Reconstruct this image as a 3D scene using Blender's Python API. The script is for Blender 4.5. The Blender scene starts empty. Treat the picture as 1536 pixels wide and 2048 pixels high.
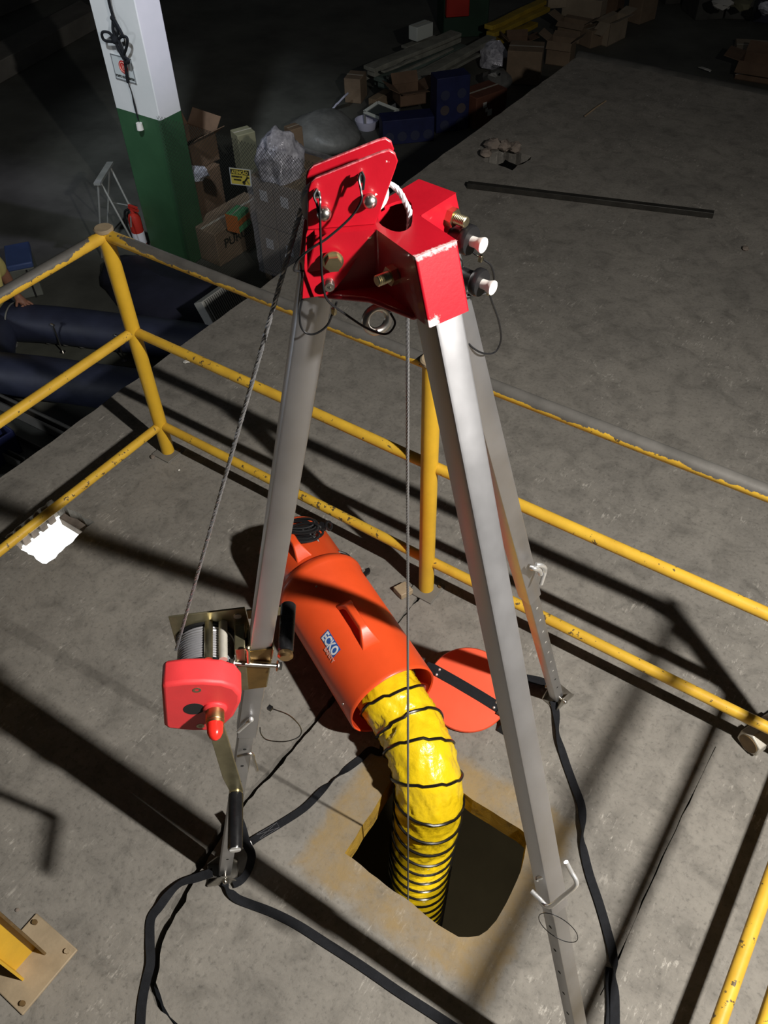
import bpy, bmesh, math, random
from mathutils import Vector, Matrix, noise
from mathutils.geometry import tessellate_polygon
random.seed(7)
V = Vector
S = bpy.context.scene
C = S.collection

# ------------------------------------------------------------------ camera
cd = bpy.data.cameras.new('camera'); cam = bpy.data.objects.new('camera', cd); C.objects.link(cam)
cd.sensor_fit = 'VERTICAL'; cd.sensor_height = 36.0; cd.sensor_width = 27.0; cd.lens = 29.2859
cd.clip_start = 0.02; cd.clip_end = 200
cam.matrix_world = Matrix.Translation((0.4847,-0.8777,2.6200)) @ Matrix([[0.826348, -0.402963, 0.393409], [0.562743, 0.617746, -0.549281], [-0.021686, 0.675285, 0.737238]]).to_4x4()
S.camera = cam
# ------------------------------------------------------------------ world, lamps, exposure
S.view_settings.view_transform = 'Standard'; S.view_settings.look = 'None'
S.view_settings.exposure = 0.0; S.view_settings.gamma = 1.0; S.view_settings.use_curve_mapping = False
wd = bpy.data.worlds.new('hall_dark'); S.world = wd; wd.use_nodes = True
wd.node_tree.nodes['Background'].inputs[0].default_value = (0.9, 0.95, 1.0, 1)
wd.node_tree.nodes['Background'].inputs[1].default_value = 0.012
def aim(o, tgt):
    d = V(tgt) - o.location
    o.rotation_euler = d.to_track_quat('-Z', 'Y').to_euler()
def lamp(name, kind, loc, tgt, energy, color, **kw):
    l = bpy.data.lights.new(name, kind); l.energy = energy; l.color = color
    for k, v in kw.items(): setattr(l, k, v)
    o = bpy.data.objects.new(name, l); C.objects.link(o); o.location = loc; aim(o, tgt); return o
# work floodlight on the stairs to the right of the photographer: a long lamp head along X
fl = lamp('floodlight', 'AREA', (1.93, 0.09, 3.15), (0.1, 0.45, 0.0), 190, (1.0, 0.955, 0.89), shape='RECTANGLE', size=0.16, size_y=0.06)
fl.matrix_world = Matrix.Translation((1.93, 0.09, 3.15)) @ Matrix.Rotation(0.50, 4, 'Y') @ Matrix.Rotation(-0.16, 4, 'X')
# added cool spot, fixture unseen, brightening the painted column on the lower level
lamp('column_fill', 'SPOT', (-2.6, 0.4, 4.6), (-4.75, 3.4, 0.85), 800, (0.84, 0.92, 1.0), spot_size=math.radians(28), spot_blend=0.85, shadow_soft_size=0.15)

lamp('column_fill_violet', 'SPOT', (-1.6, 4.3, 3.6), (-4.56, 3.6, 0.95), 330, (0.74, 0.70, 1.0), spot_size=math.radians(20), spot_blend=0.8, shadow_soft_size=0.1)  # added unseen spot that tints the column's right face lavender
# added unseen fill lamps: one low beside the dark blue barrier, one inside the pit
lamp('barrier_fill', 'AREA', (-5.6, -0.9, -0.12), (-4.3, 1.9, -1.1), 16, (0.86, 0.92, 1.0), shape='DISK', size=0.7)
lamp('pit_fill', 'SPOT', (0.62, -0.42, -0.25), (-0.08, 0.10, -0.95), 19, (1.0, 0.93, 0.80), spot_size=math.radians(95), spot_blend=0.8, shadow_soft_size=0.08)

# ------------------------------------------------------------------ materials
M = {}
def mat(name, col, rough=0.5, metal=0.0, var=0.0, vscale=6.0, bump=0.0, bscale=60.0, col2=None, spec=0.5, coat=0.0, trans=0.0, alpha=1.0):
    m = bpy.data.materials.new(name); m.use_nodes = True; nt = m.node_tree; N = nt.nodes; L = nt.links
    b = N['Principled BSDF']
    b.inputs['Base Color'].default_value = (*col, 1); b.inputs['Roughness'].default_value = rough
    b.inputs['Metallic'].default_value = metal; b.inputs['Specular IOR Level'].default_value = spec
    b.inputs['Coat Weight'].default_value = coat; b.inputs['Transmission Weight'].default_value = trans
    b.inputs['Alpha'].default_value = alpha
    tc = N.new('ShaderNodeTexCoord')
    if var or col2:
        n = N.new('ShaderNodeTexNoise'); n.inputs['Scale'].default_value = vscale; n.inputs['Detail'].default_value = 6; n.inputs['Roughness'].default_value = 0.62
        L.new(tc.outputs['Object'], n.inputs['Vector'])
        r = N.new('ShaderNodeValToRGB'); r.color_ramp.elements[0].position = 0.34; r.color_ramp.elements[1].position = 0.68
        c2 = col2 or tuple(min(1, c * (1 + var)) for c in col)
        c1 = col if col2 else tuple(c * (1 - var) for c in col)
        r.color_ramp.elements[0].color = (*c1, 1); r.color_ramp.elements[1].color = (*c2, 1)
        L.new(n.outputs['Fac'], r.inputs['Fac']); L.new(r.outputs['Color'], b.inputs['Base Color'])
        mr = N.new('ShaderNodeMapRange'); mr.inputs['To Min'].default_value = max(0.03, rough - 0.08); mr.inputs['To Max'].default_value = min(1, rough + 0.1)
        L.new(n.outputs['Fac'], mr.inputs['Value']); L.new(mr.outputs['Result'], b.inputs['Roughness'])
    if bump:
        n2 = N.new('ShaderNodeTexNoise'); n2.inputs['Scale'].default_value = bscale; n2.inputs['Detail'].default_value = 5
        L.new(tc.outputs['Object'], n2.inputs['Vector'])
        bp = N.new('ShaderNodeBump'); bp.inputs['Strength'].default_value = bump; bp.inputs['Distance'].default_value = 0.01
        L.new(n2.outputs['Fac'], bp.inputs['Height']); L.new(bp.outputs['Normal'], b.inputs['Normal'])
    M[name] = m; return m

mat('alu', (0.60, 0.60, 0.62), 0.45, 1.0, 0.07, 5)
mat('alu_inner', (0.54, 0.54, 0.55), 0.46, 1.0, 0.10, 8)
mat('steel', (0.60, 0.58, 0.54), 0.30, 1.0, 0.15, 30)
mat('chrome', (0.86, 0.86, 0.85), 0.30, 0.75)
mat('zinc', (0.62, 0.55, 0.36), 0.30, 1.0, 0.18, 25)
mat('zinc_dark', (0.32, 0.29, 0.18), 0.36, 0.85, 0.2, 20)
mat('zinc_reflect_brown', (0.26, 0.16, 0.05), 0.30, 0.8, 0.25, 14)
mat('foot_steel', (0.36, 0.34, 0.30), 0.34, 0.85, 0.25, 30)
mat('brass', (0.55, 0.36, 0.17), 0.35, 1.0)
mat('rope_steel', (0.36, 0.36, 0.37), 0.42, 0.75)
mat('rope_lit', (0.72, 0.73, 0.76), 0.45, 0.3)  # paler copy of the steel rope, its lit look put into the colour
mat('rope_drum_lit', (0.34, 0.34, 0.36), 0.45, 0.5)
mat('rope_drum', (0.12, 0.12, 0.13), 0.5, 0.4)  # darker copy of rope_drum_lit, shading put into the colour
mat('red_winch', (0.74, 0.045, 0.05), 0.5, 0, 0.05, 20, 0.03, 300)
mat('red_cap', (0.80, 0.03, 0.02), 0.22)
mat('black_plastic', (0.012, 0.012, 0.013), 0.32)
mat('black_grip', (0.009, 0.009, 0.010), 0.26, 0, 0.2, 30, spec=0.35)
mat('black_webbing', (0.014, 0.015, 0.018), 0.8, 0, 0.2, 60, 0.25, 700, spec=0.18)
mat('thread_grey', (0.12, 0.12, 0.13), 0.8)
mat('white_plastic', (0.82, 0.78, 0.74), 0.4)
mat('hole_dark', (0.01, 0.01, 0.01), 0.8)
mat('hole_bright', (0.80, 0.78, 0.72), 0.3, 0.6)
mat('orange', (0.88, 0.092, 0.020), 0.36, 0, 0.05, 8, 0.02, 140)
mat('orange_lid', (0.86, 0.10, 0.035), 0.42, 0, 0.04, 8, 0.02, 140)
mat('orange_inside', (0.60, 0.05, 0.012), 0.5)
mat('duct_yellow', (0.92, 0.64, 0.012), 0.24, 0, 0.05, 20, 0.45, 30, coat=0.3)
mat('duct_wire', (0.010, 0.009, 0.008), 0.22)
mat('label_blue', (0.035, 0.12, 0.42), 0.4)
mat('label_white', (0.85, 0.85, 0.87), 0.45)
mat('label_pink', (0.92, 0.45, 0.36), 0.45)
mat('yellow_paint', (0.72, 0.43, 0.03), 0.38, 0, 0.06, 14, 0.05, 90)
mat('beige_paint', (0.36, 0.28, 0.18), 0.6, 0, 0.16, 12, 0.08, 80)
mat('rust_shade_brown', (0.14, 0.085, 0.03), 0.6, 0, 0.3, 20)
mat('galvanised', (0.55, 0.52, 0.45), 0.5, 0.4, 0.12, 25)
mat('dark_steel', (0.035, 0.033, 0.028), 0.5, 0.3, 0.25, 12)
mat('cardboard', (0.25, 0.18, 0.12), 0.85, 0, 0.16, 5, 0.05, 60)
mat('cardboard_pale', (0.36, 0.29, 0.21), 0.85, 0, 0.14, 5)
mat('cardboard_dark', (0.17, 0.105, 0.065), 0.85, 0, 0.2, 5)
mat('tape', (0.5, 0.46, 0.38), 0.3)
mat('pallet_wood', (0.30, 0.22, 0.14), 0.8, 0, 0.2, 8)
mat('film', (0.62, 0.62, 0.68), 0.16, 0, 0.15, 6, 0.9, 18, alpha=0.30)
mat('bag_silver', (0.62, 0.62, 0.74), 0.22, 0.15, 0.45, 16, 1.0, 26)
mat('bag_grey', (0.16, 0.16, 0.15), 0.45, 0, 0.25, 6, 0.7, 14)
mat('raft_blue', (0.028, 0.034, 0.066), 0.55, 0, 0.25, 4, 0.25, 12)
mat('raft_floor', (0.10, 0.105, 0.085), 0.7, 0, 0.2, 5)
mat('tarp_navy', (0.022, 0.024, 0.045), 0.6, 0, 0.25, 4, 0.5, 8)
mat('box_blue', (0.06, 0.10, 0.26), 0.55, 0, 0.1, 8)
mat('box_grey', (0.16, 0.17, 0.15), 0.6, 0, 0.15, 8)
mat('ac_grey', (0.42, 0.42, 0.39), 0.5, 0, 0.1, 10)
mat('skin', (0.36, 0.17, 0.11), 0.55, 0, 0.08, 20)
mat('shirt_yellow', (0.66, 0.56, 0.20), 0.8, 0, 0.12, 9, 0.4, 14)
mat('jeans', (0.05, 0.06, 0.10), 0.85, 0, 0.2, 10)
mat('hair_dark', (0.02, 0.016, 0.012), 0.7)
mat('extinguisher_red', (0.45, 0.03, 0.02), 0.4)
mat('sticker_white', (0.75, 0.75, 0.82), 0.5)
mat('sign_yellow', (0.80, 0.66, 0.10), 0.5)
mat('sign_black', (0.02, 0.02, 0.015), 0.5)
mat('sign_red', (0.55, 0.03, 0.03), 0.5)
mat('sign_panel', (0.62, 0.66, 0.66), 0.55)
mat('sign_grey', (0.22, 0.23, 0.24), 0.55)
mat('wire_dark', (0.05, 0.055, 0.045), 0.6, 0.3)
mat('plank_grey', (0.26, 0.26, 0.22), 0.8, 0, 0.28, 6)
mat('plank_green', (0.11, 0.15, 0.13), 0.75, 0, 0.25, 6)
mat('plank_yellow', (0.42, 0.29, 0.03), 0.6, 0, 0.2, 6)
mat('bowl_white', (0.62, 0.62, 0.78), 0.4)
mat('drum_blue', (0.012, 0.018, 0.085), 0.6, 0, 0.2, 8)
mat('dot_brown', (0.085, 0.068, 0.070), 0.7)
mat('dot_pale', (0.035, 0.042, 0.090), 0.7)
mat('box_rust', (0.14, 0.050, 0.028), 0.75, 0, 0.2, 6)
mat('frame_white', (0.62, 0.66, 0.62), 0.45)
mat('glass_dark', (0.05, 0.06, 0.06), 0.08, 0, spec=0.6)
mat('paper_white', (0.7, 0.68, 0.63), 0.8)
mat('rubble', (0.22, 0.18, 0.15), 0.9, 0, 0.3, 14, 0.4, 30)
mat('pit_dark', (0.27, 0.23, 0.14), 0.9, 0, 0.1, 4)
mat('stool_grey', (0.30, 0.31, 0.29), 0.5, 0.3, 0.1, 10)
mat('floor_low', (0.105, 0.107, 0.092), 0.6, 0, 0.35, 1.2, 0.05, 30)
mat('kerb', (0.17, 0.16, 0.14), 0.8, 0, 0.2, 3)
mat('beam_dark', (0.085, 0.083, 0.075), 0.6, 0.2, 0.3, 5)
mat('orange_carton', (0.50, 0.15, 0.03), 0.7)
mat('green_carton', (0.10, 0.36, 0.16), 0.7)
mat('olive_board', (0.22, 0.21, 0.13), 0.8, 0, 0.15, 6)
mat('dark_green', (0.014, 0.045, 0.024), 0.6, 0, 0.15, 5)
m = mat('daylight_glow', (1, 1, 1), 0.6)
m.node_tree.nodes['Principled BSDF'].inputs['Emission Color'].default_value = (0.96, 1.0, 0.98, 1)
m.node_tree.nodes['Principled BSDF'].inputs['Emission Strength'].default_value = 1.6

def nodes(name):
    m = bpy.data.materials.new(name); m.use_nodes = True; M[name] = m
    return m.node_tree, m.node_tree.nodes, m.node_tree.links, m.node_tree.nodes['Principled BSDF']
def math_n(N, L, op, a, b=None, clamp=False):
    n = N.new('ShaderNodeMath'); n.operation = op; n.use_clamp = clamp
    for i, x in enumerate((a, b)):
        if x is None: continue
        if isinstance(x, (int, float)): n.inputs[i].default_value = x
        else: L.new(x, n.inputs[i])
    return n.outputs[0]
def noise_n(N, L, vec, scale, detail=6, rough=0.6, dist=0.0):
    n = N.new('ShaderNodeTexNoise'); n.inputs['Scale'].default_value = scale; n.inputs['Detail'].default_value = detail
    n.inputs['Roughness'].default_value = rough; n.inputs['Distortion'].default_value = dist
    L.new(vec, n.inputs['Vector']); return n.outputs['Fac']
def ramp_n(N, L, fac, stops):
    r = N.new('ShaderNodeValToRGB'); e = r.color_ramp.elements
    while len(e) < len(stops): e.new(0.5)
    for i, (p, c) in enumerate(stops):
        e[i].position = p; e[i].color = (*c, 1) if len(c) == 3 else c
    L.new(fac, r.inputs['Fac']); return r.outputs['Color']
def mix_n(N, L, fac, a, b, mode='MIX'):
    n = N.new('ShaderNodeMix'); n.data_type = 'RGBA'; n.blend_type = mode
    for i, x in ((0, fac), (6, a), (7, b)):
        if isinstance(x, tuple): n.inputs[i].default_value = (*x, 1)
        elif isinstance(x, (int, float)): n.inputs[i].default_value = x
        else: L.new(x, n.inputs[i])
    return n.outputs[2]
def g(x): return (x, x, x)

# worn concrete of the platform with a faded ochre painted border round the manhole
nt, N, L, B = nodes('concrete')
tc = N.new('ShaderNodeTexCoord'); P = tc.outputs['Object']
n1 = noise_n(N, L, P, 1.6, 5, 0.55); n2 = noise_n(N, L, P, 9, 8, 0.65, 0.6); n3 = noise_n(N, L, P, 60, 6, 0.7)
mp = N.new('ShaderNodeMapping'); mp.inputs['Scale'].default_value = (26, 5, 1); mp.inputs['Rotation'].default_value = (0, 0, 0.7); L.new(P, mp.inputs['Vector'])
n4 = noise_n(N, L, mp.outputs[0], 4, 7, 0.7, 0.4)
c1 = ramp_n(N, L, n1, [(0.30, (0.196, 0.184, 0.164)), (0.72, (0.270, 0.252, 0.222))])
c2 = mix_n(N, L, 0.75, c1, ramp_n(N, L, n2, [(0.28, g(0.52)), (0.50, g(0.98)), (0.74, g(1.22))]), 'MULTIPLY')
c3 = mix_n(N, L, 0.8, c2, ramp_n(N, L, n3, [(0.33, g(0.62)), (0.46, g(1.0)), (0.7, g(1.10))]), 'MULTIPLY')
sp = ramp_n(N, L, math_n(N, L, 'MULTIPLY', n4, noise_n(N, L, P, 17, 6, 0.75)), [(0.300, g(0)), (0.38, g(1))])
reg = ramp_n(N, L, noise_n(N, L, P, 2.3, 3, 0.5), [(0.46, g(0.1)), (0.62, g(1))])
c4 = mix_n(N, L, math_n(N, L, 'MULTIPLY', math_n(N, L, 'MULTIPLY', sp, reg), 0.80), c3, (0.52, 0.49, 0.44))
sx = N.new('ShaderNodeSeparateXYZ'); L.new(P, sx.inputs[0])
dx = math_n(N, L, 'SUBTRACT', math_n(N, L, 'ABSOLUTE', math_n(N, L, 'SUBTRACT', sx.outputs[0], 0.015)), 0.232)
dy = math_n(N, L, 'SUBTRACT', math_n(N, L, 'ABSOLUTE', math_n(N, L, 'SUBTRACT', sx.outputs[1], 0.0)), 0.19)
d = math_n(N, L, 'ADD', math_n(N, L, 'MAXIMUM', dx, dy), math_n(N, L, 'MULTIPLY', math_n(N, L, 'SUBTRACT', n2, 0.5), 0.09))
yb = ramp_n(N, L, d, [(0.085, g(1)), (0.125, g(0))])
wear = ramp_n(N, L, noise_n(N, L, P, 7, 6, 0.7), [(0.34, g(0.28)), (0.58, g(0.85))])
c5 = mix_n(N, L, math_n(N, L, 'MULTIPLY', yb, wear), c4, (0.315, 0.222, 0.100))
L.new(c5, B.inputs['Base Color']); B.inputs['Roughness'].default_value = 0.82; B.inputs['Specular IOR Level'].default_value = 0.25
bp = N.new('ShaderNodeBump'); bp.inputs['Strength'].default_value = 0.35; bp.inputs['Distance'].default_value = 0.006
L.new(math_n(N, L, 'ADD', math_n(N, L, 'MULTIPLY', n2, 1.2), math_n(N, L, 'MULTIPLY', n3, 0.6)), bp.inputs['Height']); L.new(bp.outputs[0], B.inputs['Normal'])

# yellow painted concrete of the manhole walls, chipped
nt, N, L, B = nodes('hole_wall_yellow')
P = N.new('ShaderNodeTexCoord').outputs['Object']
n2 = noise_n(N, L, P, 14, 8, 0.7, 0.5)
L.new(ramp_n(N, L, n2, [(0.32, (0.16, 0.10, 0.03)), (0.5, (0.44, 0.27, 0.035)), (0.75, (0.56, 0.35, 0.05))]), B.inputs['Base Color'])
B.inputs['Roughness'].default_value = 0.7
bp = N.new('ShaderNodeBump'); bp.inputs['Strength'].default_value = 0.7; bp.inputs['Distance'].default_value = 0.02
L.new(n2, bp.inputs['Height']); L.new(bp.outputs[0], B.inputs['Normal'])

# yellow enamel on the rails, chipped; the hand-worn upper side of the top rail shows bare steel
def rail_mat(name, worn):
    nt, N, L, B = nodes(name)
    P = N.new('ShaderNodeTexCoord').outputs['Object']
    n1 = noise_n(N, L, P, 9, 5, 0.6); n2 = noise_n(N, L, P, 38, 5, 0.62); nb = noise_n(N, L, P, 1.7, 3, 0.5)
    yel = ramp_n(N, L, n1, [(0.3, (0.60, 0.35, 0.035)), (0.65, (0.76, 0.47, 0.045))])
    chip = ramp_n(N, L, math_n(N, L, 'ADD', n2, math_n(N, L, 'MULTIPLY', nb, 0.30)), [(0.775, g(0)), (0.795, g(1))])
    c = mix_n(N, L, chip, yel, (0.13, 0.09, 0.04)); met = 0.0
    if worn:
        sn = N.new('ShaderNodeSeparateXYZ'); L.new(N.new('ShaderNodeNewGeometry').outputs['Normal'], sn.inputs[0])
        sp_ = N.new('ShaderNodeSeparateXYZ'); L.new(P, sp_.inputs[0])
        dcx = math_n(N, L, 'ABSOLUTE', sp_.outputs[0]); dcy = math_n(N, L, 'ABSOLUTE', sp_.outputs[1])
        near = math_n(N, L, 'ADD', dcx, dcy)                       # the weld at the corner post kept its paint
        keep = math_n(N, L, 'MULTIPLY', ramp_n(N, L, near, [(0.02, g(1)), (0.22, g(0))]), 0.9)
        k = math_n(N, L, 'ADD', math_n(N, L, 'MULTIPLY', sn.outputs[2], 0.75), math_n(N, L, 'MULTIPLY', math_n(N, L, 'SUBTRACT', noise_n(N, L, P, 16, 6, 0.7), 0.5), 1.3))
        k = math_n(N, L, 'SUBTRACT', k, keep)
        w = ramp_n(N, L, k, [(0.14, g(0)), (0.20, g(1))])
        c = mix_n(N, L, w, c, ramp_n(N, L, n1, [(0.3, (0.12, 0.115, 0.105)), (0.7, (0.20, 0.19, 0.175))]))
        L.new(math_n(N, L, 'MULTIPLY', w, 0.35), B.inputs['Metallic'])
    L.new(c, B.inputs['Base Color']); B.inputs['Roughness'].default_value = 0.42
    bp = N.new('ShaderNodeBump'); bp.inputs['Strength'].default_value = 0.15; bp.inputs['Distance'].default_value = 0.003
    L.new(n2, bp.inputs['Height']); L.new(bp.outputs[0], B.inputs['Normal'])
rail_mat('rail_yellow', False); rail_mat('rail_worn', True)

# red enamel of the tripod head, worn through to pale primer along two edges
nt, N, L, B = nodes('red_enamel')
P = N.new('ShaderNodeTexCoord').outputs['Object']
nf = noise_n(N, L, P, 150, 4, 0.7)
chip = ramp_n(N, L, noise_n(N, L, P, 70, 3, 0.5), [(0.755, g(0)), (0.77, g(1))])
sx = N.new('ShaderNodeSeparateXYZ'); L.new(P, sx.inputs[0])
def plane_d(nx, ny, nz, d):                                      # distance from a plane in the head's own space
    e = math_n(N, L, 'ADD', math_n(N, L, 'ADD', math_n(N, L, 'MULTIPLY', sx.outputs[0], nx), math_n(N, L, 'MULTIPLY', sx.outputs[1], ny)), math_n(N, L, 'MULTIPLY', sx.outputs[2], nz))
    return math_n(N, L, 'ABSOLUTE', math_n(N, L, 'SUBTRACT', e, d))
HX, HY = -0.072 - 0.02, -0.070
cC, sC = math.cos(math.radians(-21)), math.sin(math.radians(-21))
rC = HX * cC + HY * sC
e1_ = math_n(N, L, 'MAXIMUM', plane_d(cC, sC, 0, rC + 0.0985), plane_d(0, 0, 1, 2.0985))
tC = HX * sC - HY * cC
e2_ = math_n(N, L, 'MAXIMUM', math_n(N, L, 'MAXIMUM', plane_d(cC, sC, 0, rC + 0.128), plane_d(0, 0, 1, 2.0205)), math_n(N, L, 'MULTIPLY', plane_d(sC, -cC, 0, tC + 0.030), 0.5))
w1 = ramp_n(N, L, math_n(N, L, 'ADD', e1_, math_n(N, L, 'MULTIPLY', math_n(N, L, 'SUBTRACT', nf, 0.5), 0.011)), [(0.0008, g(1)), (0.0018, g(0))])
w2 = ramp_n(N, L, math_n(N, L, 'ADD', e2_, math_n(N, L, 'MULTIPLY', math_n(N, L, 'SUBTRACT', nf, 0.5), 0.014)), [(0.0040, g(1)), (0.0056, g(0))])
sn = N.new('ShaderNodeSeparateXYZ'); L.new(N.new('ShaderNodeNewGeometry').outputs['Normal'], sn.inputs[0])
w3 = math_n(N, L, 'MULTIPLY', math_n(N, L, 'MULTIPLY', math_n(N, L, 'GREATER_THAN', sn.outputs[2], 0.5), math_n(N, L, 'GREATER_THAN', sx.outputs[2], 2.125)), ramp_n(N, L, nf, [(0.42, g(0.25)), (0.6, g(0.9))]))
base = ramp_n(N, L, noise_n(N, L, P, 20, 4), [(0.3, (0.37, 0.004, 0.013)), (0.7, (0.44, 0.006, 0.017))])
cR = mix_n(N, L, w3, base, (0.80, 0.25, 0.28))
L.new(mix_n(N, L, math_n(N, L, 'MAXIMUM', math_n(N, L, 'MAXIMUM', w1, w2), chip), cR, (0.82, 0.68, 0.68)), B.inputs['Base Color'])
B.inputs['Roughness'].default_value = 0.36; B.inputs['Coat Weight'].default_value = 0.2
bp = N.new('ShaderNodeBump'); bp.inputs['Strength'].default_value = 0.07; bp.inputs['Distance'].default_value = 0.002
L.new(noise_n(N, L, P, 160, 4), bp.inputs['Height']); L.new(bp.outputs[0], B.inputs['Normal'])

# column: green dado below, white above, paint line 1.22 m above the lower floor
nt, N, L, B = nodes('column_paint')
P = N.new('ShaderNodeTexCoord').outputs['Object']
sx = N.new('ShaderNodeSeparateXYZ'); L.new(P, sx.inputs[0])
lim = math_n(N, L, 'GREATER_THAN', sx.outputs[2], 1.22)
n1 = noise_n(N, L, P, 3, 6, 0.6); n2 = noise_n(N, L, P, 26, 5, 0.65)
gr = ramp_n(N, L, n1, [(0.3, (0.026, 0.085, 0.036)), (0.7, (0.040, 0.120, 0.052))])
wt = ramp_n(N, L, n1, [(0.3, (0.74, 0.76, 0.75)), (0.7, (0.84, 0.84, 0.83))])
c = mix_n(N, L, lim, mix_n(N, L, ramp_n(N, L, n2, [(0.76, g(0)), (0.78, g(1))]), gr, (0.45, 0.48, 0.40)), wt)
L.new(c, B.inputs['Base Color']); B.inputs['Roughness'].default_value = 0.55

# ------------------------------------------------------------------ mesh helpers
def perp(a):
    a = V(a).normalized(); t = V((0, 0, 1)) if abs(a.z) < 0.9 else V((1, 0, 0))
    u = a.cross(t).normalized(); return u, a.cross(u).normalized()
class MB:
    def __init__(s): s.v = []; s.f = []; s.mi = []
    def add(s, vs, fs, mi=0):
        o = len(s.v); s.v += [V(x) for x in vs]
        for f in fs: s.f.append([i + o for i in f]); s.mi.append(mi)
        return s
    def obox(s, o, a, b, c, mi=0):
        o, a, b, c = V(o), V(a), V(b), V(c)
        return s.add([o, o + a, o + a + b, o + b, o + c, o + a + c, o + a + b + c, o + b + c],
                     [(0, 3, 2, 1), (4, 5, 6, 7), (0, 1, 5, 4), (1, 2, 6, 5), (2, 3, 7, 6), (3, 0, 4, 7)], mi)
    def box(s, c, d, ax=None, mi=0):
        ax = ax or (V((1, 0, 0)), V((0, 1, 0)), V((0, 0, 1)))
        a, b, e = (V(ax[i]) * d[i] for i in range(3))
        return s.obox(V(c) - (a + b + e) / 2, a, b, e, mi)
    def prism(s, pts, vec, mi=0):
        n = len(pts); pts = [V(p) for p in pts]; vec = V(vec)
        return s.add(pts + [p + vec for p in pts], [tuple(range(n))[::-1], tuple(range(n, 2 * n))] + [(i, (i + 1) % n, n + (i + 1) % n, n + i) for i in range(n)], mi)
    def tube(s, pts, r, n=8, closed=False, caps=True, mi=0):
        pts = [V(p) for p in pts]; m = len(pts); rs = r if isinstance(r, (list, tuple)) else [r] * m
        tang = []
        for i in range(m):
            a = pts[(i - 1) % m] if closed or i else pts[0]; b = pts[(i + 1) % m] if closed or i < m - 1 else pts[-1]
            t = (b - a); tang.append(t.normalized() if t.length > 1e-9 else V((0, 0, 1)))
        u = perp(tang[0])[0]; vs = []
        for i in range(m):
            u = (u - tang[i] * u.dot(tang[i]))
            u = u.normalized() if u.length > 1e-6 else perp(tang[i])[0]
            w = tang[i].cross(u)
            for k in range(n):
                a = 2 * math.pi * k / n; vs.append(pts[i] + (u * math.cos(a) + w * math.sin(a)) * rs[i])
        fs = []
        for i in range(m if closed else m - 1):
            j = (i + 1) % m
            for k in range(n): fs.append((i * n + k, i * n + (k + 1) % n, j * n + (k + 1) % n, j * n + k))
        if caps and not closed: fs += [tuple(range(n))[::-1], tuple((m - 1) * n + k for k in range(n))]
        return s.add(vs, fs, mi)
    def cyl(s, a, b, r, r2=None, n=16, mi=0):
        return s.tube([a, b], [r, r if r2 is None else r2], n, mi=mi)
    def lathe(s, o, ax, prof, n=24, mi=0, closed=False):
        o = V(o); ax = V(ax).normalized(); u, w = perp(ax); vs = []; m = len(prof)
        for h, r in prof:
            for k in range(n):
                a = 2 * math.pi * k / n; vs.append(o + ax * h + (u * math.cos(a) + w * math.sin(a)) * r)
        fs = []
        for i in range(m if closed else m - 1):
            j = (i + 1) % m
            for k in range(n): fs.append((i * n + k, i * n + (k + 1) % n, j * n + (k + 1) % n, j * n + k))
        if not closed:
            if prof[0][1] > 1e-6: fs.append(tuple(range(n))[::-1])
            if prof[-1][1] > 1e-6: fs.append(tuple((m - 1) * n + k for k in range(n)))
        return s.add(vs, fs, mi)
    def torus(s, c, ax, R, r, n=24, k=8, mi=0):
        u, w = perp(ax); c = V(c)
        return s.tube([c + (u * math.cos(2 * math.pi * i / n) + w * math.sin(2 * math.pi * i / n)) * R for i in range(n)], r, k, True, mi=mi)
    def ball(s, c, r, n=12, mi=0, ax=(0, 0, 1), flat=1.0):
        prof = [(-r * flat * math.cos(math.pi * i / 8), max(1e-7, r * math.sin(math.pi * i / 8))) for i in range(9)]
        return s.lathe(c, ax, prof, n, mi)
    def loft(s, rings, caps=True, mi=0):
        n = len(rings[0]); m = len(rings); vs = [p for r in rings for p in r]; fs = []
        for i in range(m - 1):
            for k in range(n): fs.append((i * n + k, i * n + (k + 1) % n, (i + 1) * n + (k + 1) % n, (i + 1) * n + k))
        if caps: fs += [tuple(range(n))[::-1], tuple((m - 1) * n + k for k in range(n))]
        return s.add(vs, fs, mi)
    def ribbon(s, pts, w, th=0.0022, side=None, mi=0):
        pts = [V(p) for p in pts]; m = len(pts); rings = []
        for i in range(m):
            t = (pts[min(i + 1, m - 1)] - pts[max(i - 1, 0)]).normalized()
            sd = V(side[i]) if side else t.cross(V((0, 0, 1)))
            sd = (sd - t * sd.dot(t)); sd = sd.normalized() if sd.length > 1e-6 else perp(t)[0]
            nn = sd.cross(t)
            rings.append([pts[i] + sd * w / 2 + nn * th / 2, pts[i] - sd * w / 2 + nn * th / 2, pts[i] - sd * w / 2 - nn * th / 2, pts[i] + sd * w / 2 - nn * th / 2])
        return s.loft(rings, mi=mi)
    def build(s, name, mats, parent=None, loc=None, bevel=0.0, smooth=True, angle=38, seg=2):
        org = V(loc) if loc is not None else (parent.get('_o') and V(parent['_o']) if parent else None)
        if org is None:
            xs = [p.x for p in s.v]; ys = [p.y for p in s.v]; zs = [p.z for p in s.v]
            org = V(((min(xs) + max(xs)) / 2, (min(ys) + max(ys)) / 2, min(zs)))
        me = bpy.data.meshes.new(name)
        me.from_pydata([tuple(p - org) for p in s.v], [], s.f)
        mats = mats if isinstance(mats, (list, tuple)) else [mats]
        for k in mats: me.materials.append(M[k])
        bm = bmesh.new(); bm.from_mesh(me)
        for f, k in zip(bm.faces, s.mi): f.material_index = k; f.smooth = smooth
        bmesh.ops.recalc_face_normals(bm, faces=bm.faces)
        if smooth:
            for e in bm.edges:
                if len(e.link_faces) == 2 and e.calc_face_angle(0) > math.radians(angle): e.smooth = False
        bm.to_mesh(me); bm.free()
        o = bpy.data.objects.new(name, me); C.objects.link(o)
        if parent: o.parent = parent
        else: o.location = org
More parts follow.
